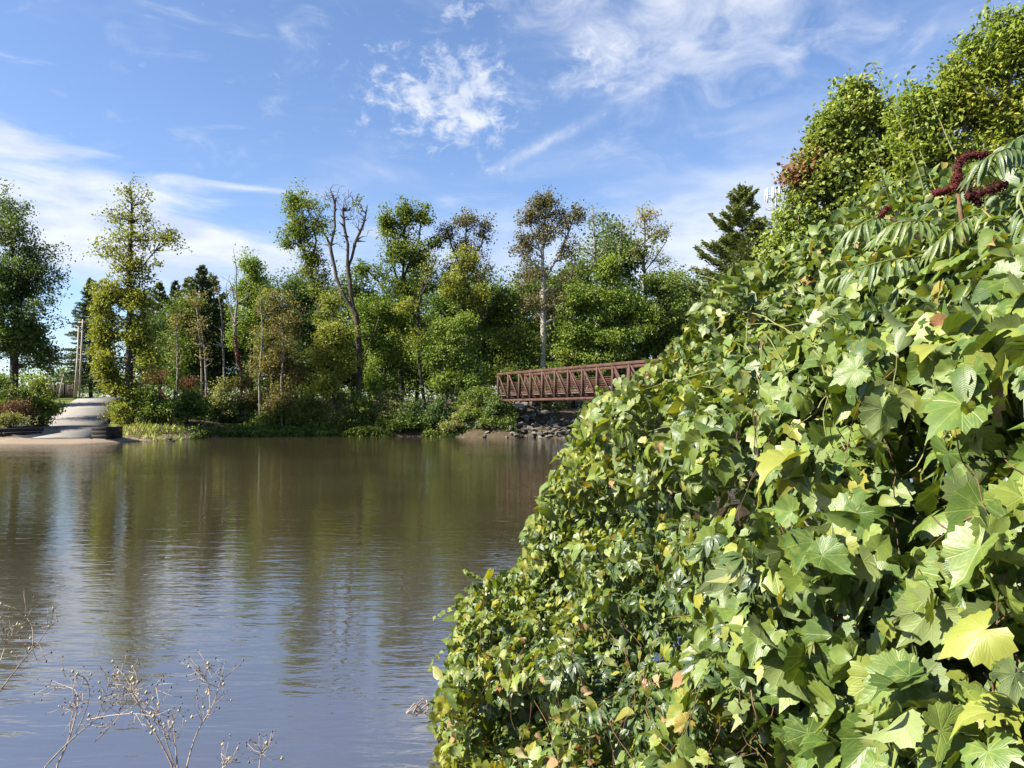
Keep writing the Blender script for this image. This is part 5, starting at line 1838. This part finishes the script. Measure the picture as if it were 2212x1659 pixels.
def sample_face(n, wfun, depth_scale=0.22, depth_max=0.8, front=0.05):
    """n points through the skin of the thicket, wfun(X, Y) = how likely each spot is"""
    out = []
    tot = 0
    while tot < n:
        X = RNG.uniform(900, 2680, n * 3)
        Y = RNG.uniform(310, 1980, n * 3)
        jx, jy = RNG.normal(0, 10, n * 3), RNG.normal(0, 10, n * 3)
        ok = in_poly(X + jx, Y + jy, OUTL)
        X, Y = X[ok], Y[ok]
        d = face_d(X, Y)
        w = wfun(X, Y) * d * d / 20.0 * (1 - 0.80 * hollows(X, Y) * sst(X, 1150, 1600))
        k = RNG.uniform(0, 1, len(X)) < w
        X, Y, d = X[k], Y[k], d[k]
        dd = d + np.minimum(RNG.exponential(depth_scale, len(X)), depth_max) + RNG.normal(0, front, len(X))
        out.append(np.stack([X, Y, dd, d], -1))
        tot += len(X)
    A = np.concatenate(out)[:n]
    pos = face_p(A[:, 0], A[:, 1], A[:, 2])
    ok = pos[:, 2] > ground_z(pos[:, 0], pos[:, 1]) + 0.04
    ok &= pos[:, 1] > 1.3
    return A[ok], pos[ok]


def g2(X, Y, cx, cy, sx, sy):
    return np.exp(-((X - cx) / sx) ** 2 - ((Y - cy) / sy) ** 2)


def leaf_frames(A, kn=0.65, ks=0.30, ku=0.20, kr=0.50, hang=1.0):
    n = len(A)
    nn = face_n(A[:, 0], A[:, 1])
    N = nn * kn + np.array(sun_dir) * ks + np.array([0, 0, ku]) + RNG.normal(0, kr, (n, 3))
    Tt = np.array([0, 0, -hang]) + nn * 0.45 + RNG.normal(0, 0.55, (n, 3))
    return frames(N, Tt)


def plant(name, label, cat, loc):
    r = empty(name, loc)
    sprop(r, label, cat)
    return r


def dress(root, A, pos, fr, size, tint, hi, lo, mat, nmax=300, leaf_name='leaf'):
    """the leaves that show largest become parts, the rest one part of kind stuff"""
    off = np.array(root.location)
    vis = (A[:, 0] < 2230) & (A[:, 1] < 1690) & (A[:, 2] - A[:, 3] < 0.16)
    score = np.where(vis, size / A[:, 2] * (1 - (A[:, 2] - A[:, 3]) * 1.5), -1)
    order = np.argsort(-score)
    top = order[:nmax][score[order[:nmax]] > 0]
    meshes = [shape_mesh(leaf_name, s) for s in hi]
    for me in meshes:
        me.materials.append(MAT[mat])
    for i in top:
        o = bpy.data.objects.new(leaf_name, meshes[i % len(meshes)])
        o.parent = root
        M = Matrix.Identity(4)
        for r in range(3):
            for c in range(3):
                M[r][c] = fr[i][c][r] * size[i]
            M[r][3] = pos[i][r] - off[r]
        o.matrix_local = M
        COL.objects.link(o)
    rest = np.setdiff1d(np.arange(len(pos)), top)
    me = scatter_mesh('foliage', lo, pos[rest] - off, fr[rest], size[rest], tint[rest])
    o = obj('foliage', me, MAT[mat], root)
    o['kind'] = 'stuff'
    return o


GR_HI = [grape_leaf(33, 1, 0.30, 0.30), grape_leaf(33, 2, 0.50, 0.55), grape_leaf(33, 3, 0.20, 0.45, 0.25), grape_leaf(33, 4, 0.75, 0.35), grape_leaf(33, 5, 0.34, 0.9, 0.05), grape_leaf(33, 6, 0.10, 0.35, 0.6), grape_leaf(33, 7, 0.95, 0.6, 0.1), grape_leaf(33, 8, 0.3, 0.4, 0.1, roll=-0.45, holes=9), grape_leaf(33, 9, 0.45, 0.7, 0.0, roll=0.35), grape_leaf(33, 10, 0.2, 0.5, 0.2, roll=-0.7, holes=5)]
GR_LO = [grape_leaf(19, 11, 0.22, 0.35, rings=(0.55,)), grape_leaf(19, 12, 0.40, 0.55, rings=(0.55,)), grape_leaf(19, 13, 0.10, 0.50, 0.3, rings=(0.55,)), grape_leaf(19, 14, 0.55, 0.4, rings=(0.55,)), grape_leaf(19, 15, 0.2, 0.9, 0.2, rings=(0.55,))]
OV_HI = [oval_leaf(7, i, 0.25 + 0.02 * i, 0.25 + 0.1 * i, 0.25 + 0.15 * i) for i in range(5)]
OV_LO = [oval_leaf(4, i, 0.25 + 0.02 * i, 0.25 + 0.1 * i, 0.25 + 0.15 * i) for i in range(5)]
CR_HI = [creeper_leaf(i, 5) for i in range(5)]
CR_LO = [creeper_leaf(i + 9, 3) for i in range(5)]


def face_stem(X, Y, out=0.0):
    X, Y = np.array(X, float), np.array(Y, float)
    return face_p(X, Y, face_d(X, Y) - out)


def wander_stems(root, n, box, mat, r=0.003, seglen=26, down=0.8, name='stem', out=(-0.10, 0.03)):
    off = np.array(root.location)
    for i in range(n):
        x, y = RNG.uniform(box[0], box[2]), RNG.uniform(box[1], box[3])
        a = RNG.normal(math.pi / 2, 0.6)
        X, Y = [x], [y]
        for k in range(RNG.integers(7, 15)):
            a += RNG.normal(0, 0.28) + (math.pi / 2 - a) * 0.15 * down
            X.append(X[-1] + math.cos(a) * seglen)
            Y.append(Y[-1] + math.sin(a) * seglen)
        X, Y = np.array(X), np.array(Y)
        ok = in_poly(X, Y, OUTL)
        if ok.sum() < 5:
            continue
        X, Y = X[ok], Y[ok]
        p = face_p(X, Y, face_d(X, Y, 0.5) - RNG.uniform(*out)) - off
        V, Q, T = polytube(p, np.linspace(r, r * 0.45, len(p)), 5)
        obj(name, make_mesh(name, V, Q, T, smooth=True), MAT[mat], root)


def build_thicket():
    # --- grape vine: large leaves, right half
    root = plant('grape_vine', 'wild grape vine with big toothed leaves covering the nearest part of the thicket', 'vine', (1.2, 2.0, float(ground_z(1.2, 2.0))))

    def wg(X, Y):
        w = 0.25 + 0.75 * sst(X, 1450, 1850)
        w *= sst(Y, 480, 760)
        w *= 1 - 0.75 * g2(X, Y, 1250, 1420, 230, 230)
        return np.clip(w, 0.03, 1)
    A, pos = sample_face(5200, wg, 0.25, 0.9)
    fr = leaf_frames(A, 0.55, 0.22, 0.15, 0.72)
    near = sst(A[:, 0], 1350, 1800)
    size = (0.046 + 0.022 * near) * RNG.lognormal(0, 0.33, len(A))
    size = np.clip(size, 0.022, np.minimum(0.115, 0.062 * A[:, 2]))
    dress(root, A, pos, fr, size, RNG.uniform(0, 1, len(A)), GR_HI, GR_LO, 'l_grape')
    wander_stems(root, 26, (1500, 650, 2250, 1500), 'vine_stem', 0.0022)
    # --- young lime leaves of the same vine at the water side
    root = plant('trailing_vine', 'lime green young vine leaves trailing along the water edge of the thicket', 'vine', (0.2, 4.4, float(ground_z(0.2, 4.4))))

    def wy(X, Y):
        # follows the outline
        d = np.min(np.linalg.norm(np.stack([X, Y], -1)[:, None] - EDGE[None], axis=2), axis=1)
        return np.clip(0.10 + 0.9 * np.exp(-(d / 120.0) ** 2), 0, 1) * sst(Y, 640, 860) * (1 - 0.8 * sst(X, 1500, 1900))
    seg = OUTL[1:14]
    global EDGE
    EDGE = np.concatenate([np.linspace(a, b, 6) for a, b in zip(seg[:-1], seg[1:])])
    A, pos = sample_face(3000, wy, 0.18, 0.6)
    fr = leaf_frames(A, 0.5, 0.25, 0.2, 0.85)
    size = np.clip(0.042 * RNG.lognormal(0, 0.30, len(A)), 0.02, 0.085)
    dress(root, A, pos, fr, size, RNG.uniform(0, 1, len(A)), GR_HI[:5], GR_LO, 'l_young')
    off = np.array(root.location)
    shoots = [([1030, 1000, 965, 940], [1290, 1300, 1320, 1335]), ([1010, 985, 955, 935, 928], [1370, 1385, 1405, 1430, 1445]), ([1060, 1030, 1010, 1003], [1260, 1246, 1240, 1232]), ([1180, 1160, 1140, 1132], [1150, 1140, 1142, 1150]),
              ([1250, 1225, 1212, 1205], [985, 978, 980, 990]), ([1010, 985, 965, 950], [1520, 1530, 1535, 1548]), ([1310, 1295, 1288], [880, 850, 838]), ([1180, 1150, 1135, 1125], [1230, 1225, 1232, 1250]), ([1240, 1215, 1200, 1190], [1050, 1040, 1045, 1058])]
    LV, LN, LT = [], [], []
    for X, Y in shoots:
        t = np.linspace(0, 1, 9)
        X = np.interp(t, np.linspace(0, 1, len(X)), X)
        Y = np.interp(t, np.linspace(0, 1, len(Y)), Y)
        d0 = float(face_d(np.array([X[0]]), np.array([Y[0]]), 0)[0])
        p = face_p(X, Y, d0 - 0.02 + 0.05 * np.sin(t * 3)) - off
        V, Q, T = polytube(p, np.linspace(0.0025, 0.001, len(p)), 5)
        obj('shoot', make_mesh('shoot', V, Q, T, smooth=True), MAT['green_stem'], root)
        for i in range(1, 9):
            s = 1 if i % 2 else -1
            LV.append(p[i]); LN.append(np.array([-0.3, -0.6, 0.5]) + RNG.normal(0, 0.35, 3)); LT.append(np.array([0.2 * s, -0.1, -0.5 * s - 0.3]) + RNG.normal(0, 0.35, 3))
    fr = frames(np.array(LN), np.array(LT))
    sz = np.linspace(0.034, 0.020, 8)
    sz = np.tile(sz, len(shoots)) * RNG.uniform(0.8, 1.25, len(LV))
    mesh5 = [shape_mesh('leaf', s) for s in GR_HI[:4]]
    for me in mesh5:
        me.materials.append(MAT['l_young'])
    for i in range(len(LV)):
        o = bpy.data.objects.new('shoot_leaf', mesh5[i % 4])
        o.parent = root
        M = Matrix.Identity(4)
        for r in range(3):
            for c in range(3):
                M[r][c] = fr[i][c][r] * sz[i]
            M[r][3] = LV[i][r]
        o.matrix_local = M
        COL.objects.link(o)
    # --- creeper
    root = plant('creeper_vine', 'dark glossy five-leaflet creeper on the lower middle of the thicket', 'vine', (0.5, 3.6, float(ground_z(0.5, 3.6))))

    def wc(X, Y):
        return np.clip(1.0 * g2(X, Y, 1180, 1420, 200, 170) + 0.8 * g2(X, Y, 1440, 1200, 190, 230) + 0.5 * g2(X, Y, 1500, 1560, 250, 160) + 0.35 * g2(X, Y, 2100, 1600, 160, 160) + 0.06, 0, 1)
    A, pos = sample_face(2000, wc, 0.22, 0.7)
    fr = leaf_frames(A, hang=1.2, kr=0.55)
    size = np.clip(0.060 * RNG.lognormal(0, 0.22, len(A)), 0.03, 0.095)
    dress(root, A, pos, fr, size, RNG.uniform(0, 1, len(A)), CR_HI, CR_LO, 'l_creeper')
    wander_stems(root, 26, (1000, 1260, 1650, 1640), 'vine_stem', 0.0018)
    # --- dogwood
    root = plant('dogwood_shrub', 'dogwood shrub with oval leaves and upright shoots along the top of the thicket', 'shrub', (1.6, 4.2, float(ground_z(1.6, 4.2))))

    def wo(X, Y):
        return np.clip((1 - sst(Y, 620, 860)) + 0.22 + 0.25 * g2(X, Y, 2000, 1380, 220, 120), 0, 1) * (0.35 + 0.65 * sst(X, 1250, 1500))
    A, pos = sample_face(5600, wo, 0.28, 0.9)
    fr = leaf_frames(A, kr=0.8, hang=0.5)
    size = np.clip(0.064 * RNG.lognormal(0, 0.30, len(A)), 0.03, 0.11)
    dress(root, A, pos, fr, size, RNG.uniform(0, 1, len(A)), OV_HI, OV_LO, 'l_oval')
    wander_stems(root, 26, (1550, 560, 2150, 800), 'green_stem', 0.004, down=-0.3)
    off = np.array(root.location)
    meshes = [shape_mesh('leaf', s) for s in OV_HI]
    for me in meshes:
        me.materials.append(MAT['l_oval'])
    up = [([2010, 1985, 1950, 1920, 1900, 1884], [470, 370, 280, 215, 165, 138], 4.0, 0.070), ([2010, 1985, 1968, 1957], [420, 310, 220, 172], 4.05, 0.055), ([2110, 2090, 2060, 2030, 2010], [470, 400, 330, 260, 205], 3.7, 0.06),
          ([2060, 2020, 1985], [500, 410, 320], 3.9, 0.07), ([1600, 1570, 1535, 1508], [650, 618, 600, 594], 4.6, 0.06), ([1560, 1530, 1512], [690, 640, 606], 4.5, 0.06), ([1700, 1660, 1625], [620, 575, 552], 4.7, 0.07),
          ([1830, 1790, 1742, 1700], [560, 500, 460, 440], 4.6, 0.07), ([1900, 1860, 1820, 1790], [520, 430, 370, 330], 4.5, 0.07), ([1780, 1740, 1710], [600, 545, 500], 4.7, 0.07), ([1950, 1920, 1900, 1885], [520, 430, 360, 300], 4.3, 0.07),
          ([2160, 2140, 2125], [520, 420, 330], 3.4, 0.06), ([1850, 1800, 1760], [640, 560, 520], 4.5, 0.07), ([2000, 1960, 1930], [560, 480, 400], 4.0, 0.075), ([1480, 1462, 1452], [790, 750, 735], 4.3, 0.06)]
    for X, Y, d, ls in up:
        k = len(X)
        L = np.sum(np.hypot(np.diff(X), np.diff(Y)))
        n = max(5, int(L / 26))
        t = np.linspace(0, 1, n + 1)
        Xi = np.interp(t, np.linspace(0, 1, k), X)
        Yi = np.interp(t, np.linspace(0, 1, k), Y)
        p = face_p(Xi, Yi, d + 0.10 * np.sin(t * 2.5 + X[0])) - off
        V, Q, T = polytube(p, np.linspace(0.0045, 0.0015, len(p)), 6)
        obj('shoot', make_mesh('shoot', V, Q, T, smooth=True), MAT['green_stem'], root)
        ax = unit(np.gradient(p, axis=0))
        for i in range(0, n + 1):
            for s in (-1, 1):
                if RNG.random() < 0.12:
                    continue
                a = RNG.uniform(-0.7, 0.7) + (1.57 if i % 2 else 0)
                side = np.cross(ax[i], np.array([math.sin(a), -math.cos(a), 0.1]))
                tip = side * s * 0.9 + ax[i] * 0.55 + np.array([0, 0, -0.15])
                nr = ax[i] * 0.6 + np.array([-0.25, -0.3, 0.55]) + RNG.normal(0, 0.25, 3)
                f = frames(nr[None], tip[None])[0]
                sz = ls * (1 - 0.45 * t[i]) * RNG.uniform(0.8, 1.15)
                o = bpy.data.objects.new('shoot_leaf', meshes[RNG.integers(0, len(meshes))])
                o.parent = root
                M = Matrix.Identity(4)
                for r in range(3):
                    for c in range(3):
                        M[r][c] = f[c][r] * sz
                    M[r][3] = p[i][r]
                o.matrix_local = M
                COL.objects.link(o)
    # dark inside of the shrub
    A, pos = sample_face(9500, lambda X, Y: 0.8 + 0 * X, 0.01, 0.02)
    pos = face_p(A[:, 0], A[:, 1], A[:, 3] + RNG.uniform(0.40, 1.35, len(A)))
    ok = pos[:, 2] > ground_z(pos[:, 0], pos[:, 1])
    A, pos = A[ok], pos[ok]
    o = obj('inner_foliage', scatter_mesh('inner_foliage', OV_LO, pos - off, leaf_frames(A, kr=0.8), RNG.uniform(0.09, 0.16, len(A)), RNG.uniform(0, 0.5, len(A))), MAT['l_oval'], root)
    o['kind'] = 'stuff'
    # --- withered leaves caught in the thicket
    A, pos = sample_face(100, lambda X, Y: 0.15 + 0.6 * g2(X, Y, 1300, 1550, 300, 200) + 0.4 * g2(X, Y, 2050, 650, 200, 80), 0.05, 0.2)
    fr = leaf_frames(A, kr=0.8)
    root = plant('withered_leaves', 'curled tan and brown dead leaves caught here and there in the thicket', 'dead leaves', (0.8, 3.4, float(ground_z(0.8, 3.4))))
    o = obj('foliage', scatter_mesh('foliage', [grape_leaf(19, 40 + i, 0.7, 1.1, 0.2, (0.55,)) for i in range(3)], pos - np.array(root.location), fr, RNG.uniform(0.025, 0.055, len(A)), RNG.uniform(0, 1, len(A))), MAT['l_dry'], root)
    o['kind'] = 'stuff'
    root['kind'] = 'stuff'


build_thicket()


# ------------------------------------------------------------------ sumac with its red fruit
def build_sumac():
    b = P(2130, 700, 2.9)
    gz = float(ground_z(b[0], b[1]))
    root = plant('sumac_shrub', 'sumac with long feathered leaves and dark red fruit heads atop the thicket', 'shrub', (b[0], b[1], gz))
    off = np.array([b[0], b[1], gz])
    stems = [([2130, 2120, 2135, 2170], [900, 650, 500, 420], 2.9), ([2125, 2090, 2075, 2068], [700, 560, 460, 400], 2.85), ([2135, 2180, 2215, 2260], [640, 540, 470, 400], 2.7), ([2120, 2040, 1980, 1925], [680, 560, 510, 470], 3.0)]
    for i, (X, Y, d) in enumerate(stems):
        p = face_p(np.array(X, float), np.array(Y, float), d) - off
        if i == 0:
            p = np.concatenate([[[0, 0, -0.05]], p])
        V, Q, T = polytube(p, np.linspace(0.013, 0.006, len(p)), 7)
        obj('stem', make_mesh('stem', V, Q, T, smooth=True), MAT['vine_stem'], root)
    leaves = [([2150, 2085, 2025, 1985], [455, 470, 520, 580], 2.75), ([2120, 2150, 2140, 2110], [450, 480, 540, 585], 2.6), ([2060, 1990, 1930, 1895], [505, 475, 480, 520], 2.8), ([2050, 1960, 1880, 1805], [560, 555, 570, 600], 2.8),
              ([2240, 2180, 2130, 2100], [330, 318, 340, 385], 2.6), ([2200, 2220, 2235, 2240], [430, 480, 540, 600], 2.4), ([2200, 2150, 2110, 2085], [560, 570, 610, 660], 2.45), ([2230, 2190, 2160, 2150], [640, 640, 680, 740], 2.2),
              ([2190, 2240, 2280, 2310], [420, 380, 370, 400], 2.5), ([1940, 1890, 1850, 1820], [480, 470, 490, 530], 3.0), ([2260, 2215, 2180, 2165], [300, 290, 310, 350], 2.7), ([2110, 2060, 2030, 2020], [620, 640, 690, 740], 2.5)]
    for li, (X, Y, d) in enumerate(leaves):
        t = np.linspace(0, 1, 17)
        Xi = np.interp(t, np.linspace(0, 1, 4), X)
        Yi = np.interp(t, np.linspace(0, 1, 4), Y)
        k = np.ones(3) / 3
        Xs = np.convolve(np.pad(Xi, 1, mode='edge'), k, 'valid')
        Ys = np.convolve(np.pad(Yi, 1, mode='edge'), k, 'valid')
        p = face_p(Xs, Ys, d - 0.10 * np.sin(t * 3.1)) - off
        V, Q, T = polytube(p, np.linspace(0.0035, 0.0012, len(p)), 5)
        r = obj('leaf', make_mesh('leaf', V, Q, T, smooth=True), MAT['green_stem'], root)
        ax = unit(np.gradient(p, axis=0))
        parts = []
        lf = empty
        for i in range(2, 17):
            for s in (-1, 1):
                side = unit(np.cross(ax[i], np.array([0.1, 0.35, 1.0])))
                tip = side * s * 0.8 + ax[i] * 0.45 + np.array([0, 0, -0.55]) + RNG.normal(0, 0.1, 3)
                nr = np.array([-0.35, -0.45, 0.7]) + side * s * 0.5 + RNG.normal(0, 0.15, 3)
                f = frames(nr[None], tip[None])[0]
                v, q, tt, u = oval_leaf(5, i, 0.095, 0.5, 0.35 + 0.4 * RNG.random())
                L = 0.100 * (0.55 + 0.45 * math.sin(math.pi * (i + 1) / 18)) * RNG.uniform(0.9, 1.1)
                parts.append((v @ f * L + p[i], q, tt, u))
        v, q, tt, u = join(parts)
        tint = np.full(len(v), RNG.uniform(0, 1))
        o = obj('leaflets', make_mesh('leaflets', v, q, tt, attrs={'tint': tint}, uv=u, smooth=True), MAT['l_sumac'], r)
        o['kind'] = 'stuff'
    # fruit heads
    octa = np.array([(1, 0, 0), (-1, 0, 0), (0, 1, 0), (0, -1, 0), (0, 0, 1), (0, 0, -1)], float)
    of = np.array([(0, 2, 4), (2, 1, 4), (1, 3, 4), (3, 0, 4), (2, 0, 5), (1, 2, 5), (3, 1, 5), (0, 3, 5)])
    heads = [([2072, 2068, 2085, 2112, 2132], [392, 360, 338, 336, 334], 2.75, 15), ([2018, 2050, 2085, 2095], [418, 410, 398, 392], 2.75, 15), ([2088, 2115, 2150, 2172], [425, 420, 405, 398], 2.7, 17), ([2085, 2100, 2118], [400, 425, 442], 2.7, 13),
             ([1902, 1912, 1922], [468, 455, 448], 3.0, 11), ([2060, 2068, 2072], [385, 400, 415], 2.75, 12)]
    for X, Y, d, rp in heads:
        t = np.linspace(0, 1, 40)
        Xi = np.interp(t, np.linspace(0, 1, len(X)), X)
        Yi = np.interp(t, np.linspace(0, 1, len(Y)), Y)
        p = face_p(Xi, Yi, d + 0 * t)
        L = np.sum(np.linalg.norm(np.diff(p, axis=0), axis=1))
        n = int(560 * L / 0.12)
        idx = RNG.integers(0, 40, n)
        rr = 0.9 * rp / F * d * (0.65 + 0.5 * np.sin(np.pi * np.clip(t[idx] * 0.9 + 0.05, 0, 1))) * (0.75 + 0.5 * vnoise(idx * 1.0, 0 * idx, 4.0, int(X[0])))
        c = p[idx] + unit(RNG.normal(0, 1, (n, 3))) * (rr * RNG.uniform(0.45, 1.0, n))[:, None]
        s = RNG.uniform(0.0018, 0.0036, n)
        rot = unit(RNG.normal(0, 1, (n, 3)))
        V = (c[:, None, :] + octa[None] * s[:, None, None] * RNG.uniform(0.7, 1.3, (n, 6, 1))) - off
        T = (of[None] + (np.arange(n) * 6)[:, None, None]).reshape(-1, 3)
        V2, Q2, T2 = polytube(p - off, np.linspace(rp / F * d * 0.55, rp / F * d * 0.4, 40), 6)
        mb = MB().add(V.reshape(-1, 3), None, T).add(V2, Q2, T2)
        mb.build('fruit_cluster', MAT['fruit'], root, False)


build_sumac()


# ------------------------------------------------------------------ dry weeds by the near bank, twigs afloat
def build_weeds():
    def weed(label, stalks, D, density=1.0):
        b = P(stalks[0][0][0], 1659, D)
        gz = float(ground_z(b[0], b[1]))
        root = plant('dry_weed', label, 'weed', (b[0], b[1], gz))
        off = np.array([b[0], b[1], gz])
        seeds, sdark = [], []
        tw = MB()
        for si, (X, Y, depth) in enumerate(stalks):
            n = 14
            t = np.linspace(0, 1, n)
            Xi = np.interp(t, np.linspace(0, 1, len(X)), X)
            Yi = np.interp(t, np.linspace(0, 1, len(Y)), Y)
            k = np.ones(3) / 3
            Xi = np.convolve(np.pad(Xi, 1, mode='edge'), k, 'valid')
            Yi = np.convolve(np.pad(Yi, 1, mode='edge'), k, 'valid')
            p = face_p(Xi, Yi, D + depth * t) - off
            if Y[0] >= 1655:
                foot = np.array([p[0][0] * 0.25, 0.0, 0.0])
                p = np.concatenate([[foot - np.array([0, 0, 0.03])], [(foot + p[0]) / 2 + np.array([0.01, 0, 0])], p])
            r0 = 0.0022 if Y[0] >= 1655 else 0.0012
            V, Q, T = polytube(p, np.linspace(r0, 0.0006, len(p)), 6)
            obj('stalk', make_mesh('stalk', V, Q, T, smooth=True), MAT['dry_stalk'], root)
            for i in range(len(p) // 2 - 1, len(p)):
                for _ in range(RNG.poisson(1.15 * density)):
                    d = unit((p[min(i + 1, len(p) - 1)] - p[i - 1])) * 0.7 + RNG.normal(0, 0.75, 3)
                    d = unit(d + np.array([0, 0, 0.4]))
                    L = RNG.uniform(0.02, 0.07)
                    e = p[i] + d * L
                    mid = p[i] + d * L * 0.5 + RNG.normal(0, 0.005, 3)
                    tw.tube([p[i], mid, e], [0.0007, 0.00055, 0.0004], 4)
                    (seeds if RNG.random() < 0.16 else sdark).append(e)
                    if RNG.random() < 0.5:
                        e2 = mid + unit(d + RNG.normal(0, 0.8, 3)) * L * 0.6
                        tw.tube([mid, e2], [0.0007, 0.0005], 4)
                        (seeds if RNG.random() < 0.3 else sdark).append(e2)
            (seeds if si % 2 else sdark).append(p[-1])
        o = tw.build('twigs', MAT['dry_stalk'], root, True)
        o['kind'] = 'stuff'
        octa = np.array([(1, 0, 0), (-1, 0, 0), (0, 1, 0), (0, -1, 0), (0, 0, 1.5), (0, 0, -1.2)], float)
        of = np.array([(0, 2, 4), (2, 1, 4), (1, 3, 4), (3, 0, 4), (2, 0, 5), (1, 2, 5), (3, 1, 5), (0, 3, 5)])
        for nm, pts, mt, s0 in (('seed_pods', seeds, 'seed', 0.0030), ('seed_heads', sdark, 'seed_dark', 0.0021)):
            if not pts:
                continue
            pts = np.array(pts)
            n = len(pts)
            s = s0 * RNG.uniform(0.7, 1.4, n)
            V = pts[:, None] + octa[None] * s[:, None, None]
            T = (of[None] + (np.arange(n) * 6)[:, None, None]).reshape(-1, 3)
            o = obj(nm, make_mesh(nm, V.reshape(-1, 3), None, T, smooth=True), MAT[mt], root)
            o['kind'] = 'stuff'
        return root
    weed('dry branching weed, widest of those at the bottom left corner', [
        ([92, 150, 200, 255, 290], [1662, 1600, 1560, 1515, 1490], 0.05), ([120, 150, 165, 172, 150, 118], [1660, 1600, 1540, 1500, 1480, 1488], 0.1), ([160, 185, 195, 190, 170, 136], [1590, 1540, 1500, 1470, 1455, 1462], -0.05),
        ([200, 230, 262, 300], [1605, 1580, 1530, 1470], 0.1), ([150, 152, 160, 165], [1600, 1560, 1530, 1505], 0.06), ([185, 240, 290, 335], [1555, 1545, 1540, 1548], -0.08), ([205, 225, 235], [1560, 1510, 1480], 0.1)], 1.75)
    weed('dry weed with one dark main stalk leaning left, right of the widest weed', [
        ([376, 345, 310, 285, 278, 262, 245], [1662, 1600, 1540, 1500, 1470, 1450, 1440], 0.1), ([380, 365, 350, 342], [1662, 1620, 1570, 1530], 0.05), ([310, 330, 340], [1540, 1500, 1478], -0.05), ([384, 378, 374], [1662, 1600, 1560], 0.1),
        ([300, 285, 268], [1520, 1495, 1490], 0.0)], 1.7)
    weed('single dry weed stalk curving right with seed heads at its top', [
        ([402, 415, 430, 455, 466, 470, 482], [1662, 1610, 1570, 1535, 1510, 1490, 1455], 0.05), ([455, 452, 450, 440], [1535, 1500, 1480, 1460], 0.05)], 1.72, 1.4)
    weed('reddish dry weed stalk entering at the picture edge', [
        ([-90, -40, 0, 40, 70, 92, 105], [1662, 1560, 1490, 1440, 1400, 1380, 1350], 0.05), ([70, 72, 68, 55], [1400, 1370, 1350, 1330], 0.1), ([0, 10, 20], [1430, 1400, 1380], 0.05)], 1.7, 0.8)
    weed('tip of a short dry weed at the bottom edge', [([560, 562, 566], [1665, 1640, 1620], 0.02), ([480, 482, 484], [1668, 1655, 1648], 0.02)], 1.65, 0.8)
    # twigs afloat
    c = P(915, 1530, F * CAM_H / (1530 - HY))
    c[2] = 0.0
    root = plant('floating_twigs', 'small snag of grey twigs poking from the water near the thicket', 'twigs', tuple(c))
    for i in range(11):
        a = RNG.uniform(-0.5, 0.5) + (0 if RNG.random() < 0.7 else 1.5)
        L = RNG.uniform(0.06, 0.16)
        q = RNG.uniform(-0.07, 0.07, 2)
        p = np.array([[q[0] - L / 2 * math.cos(a), q[1] - 0.03, -0.01], [q[0], q[1] + RNG.normal(0, 0.02), 0.03 + RNG.uniform(0, 0.02)], [q[0] + L / 2 * math.cos(a), q[1] + 0.04 * math.sin(a), RNG.uniform(-0.01, 0.03)]])
        MB().tube(p, [0.005, 0.0045, 0.003], 5).build('twig', MAT['drift' if i % 2 else 'dry_stalk'], root, True)


build_weeds()
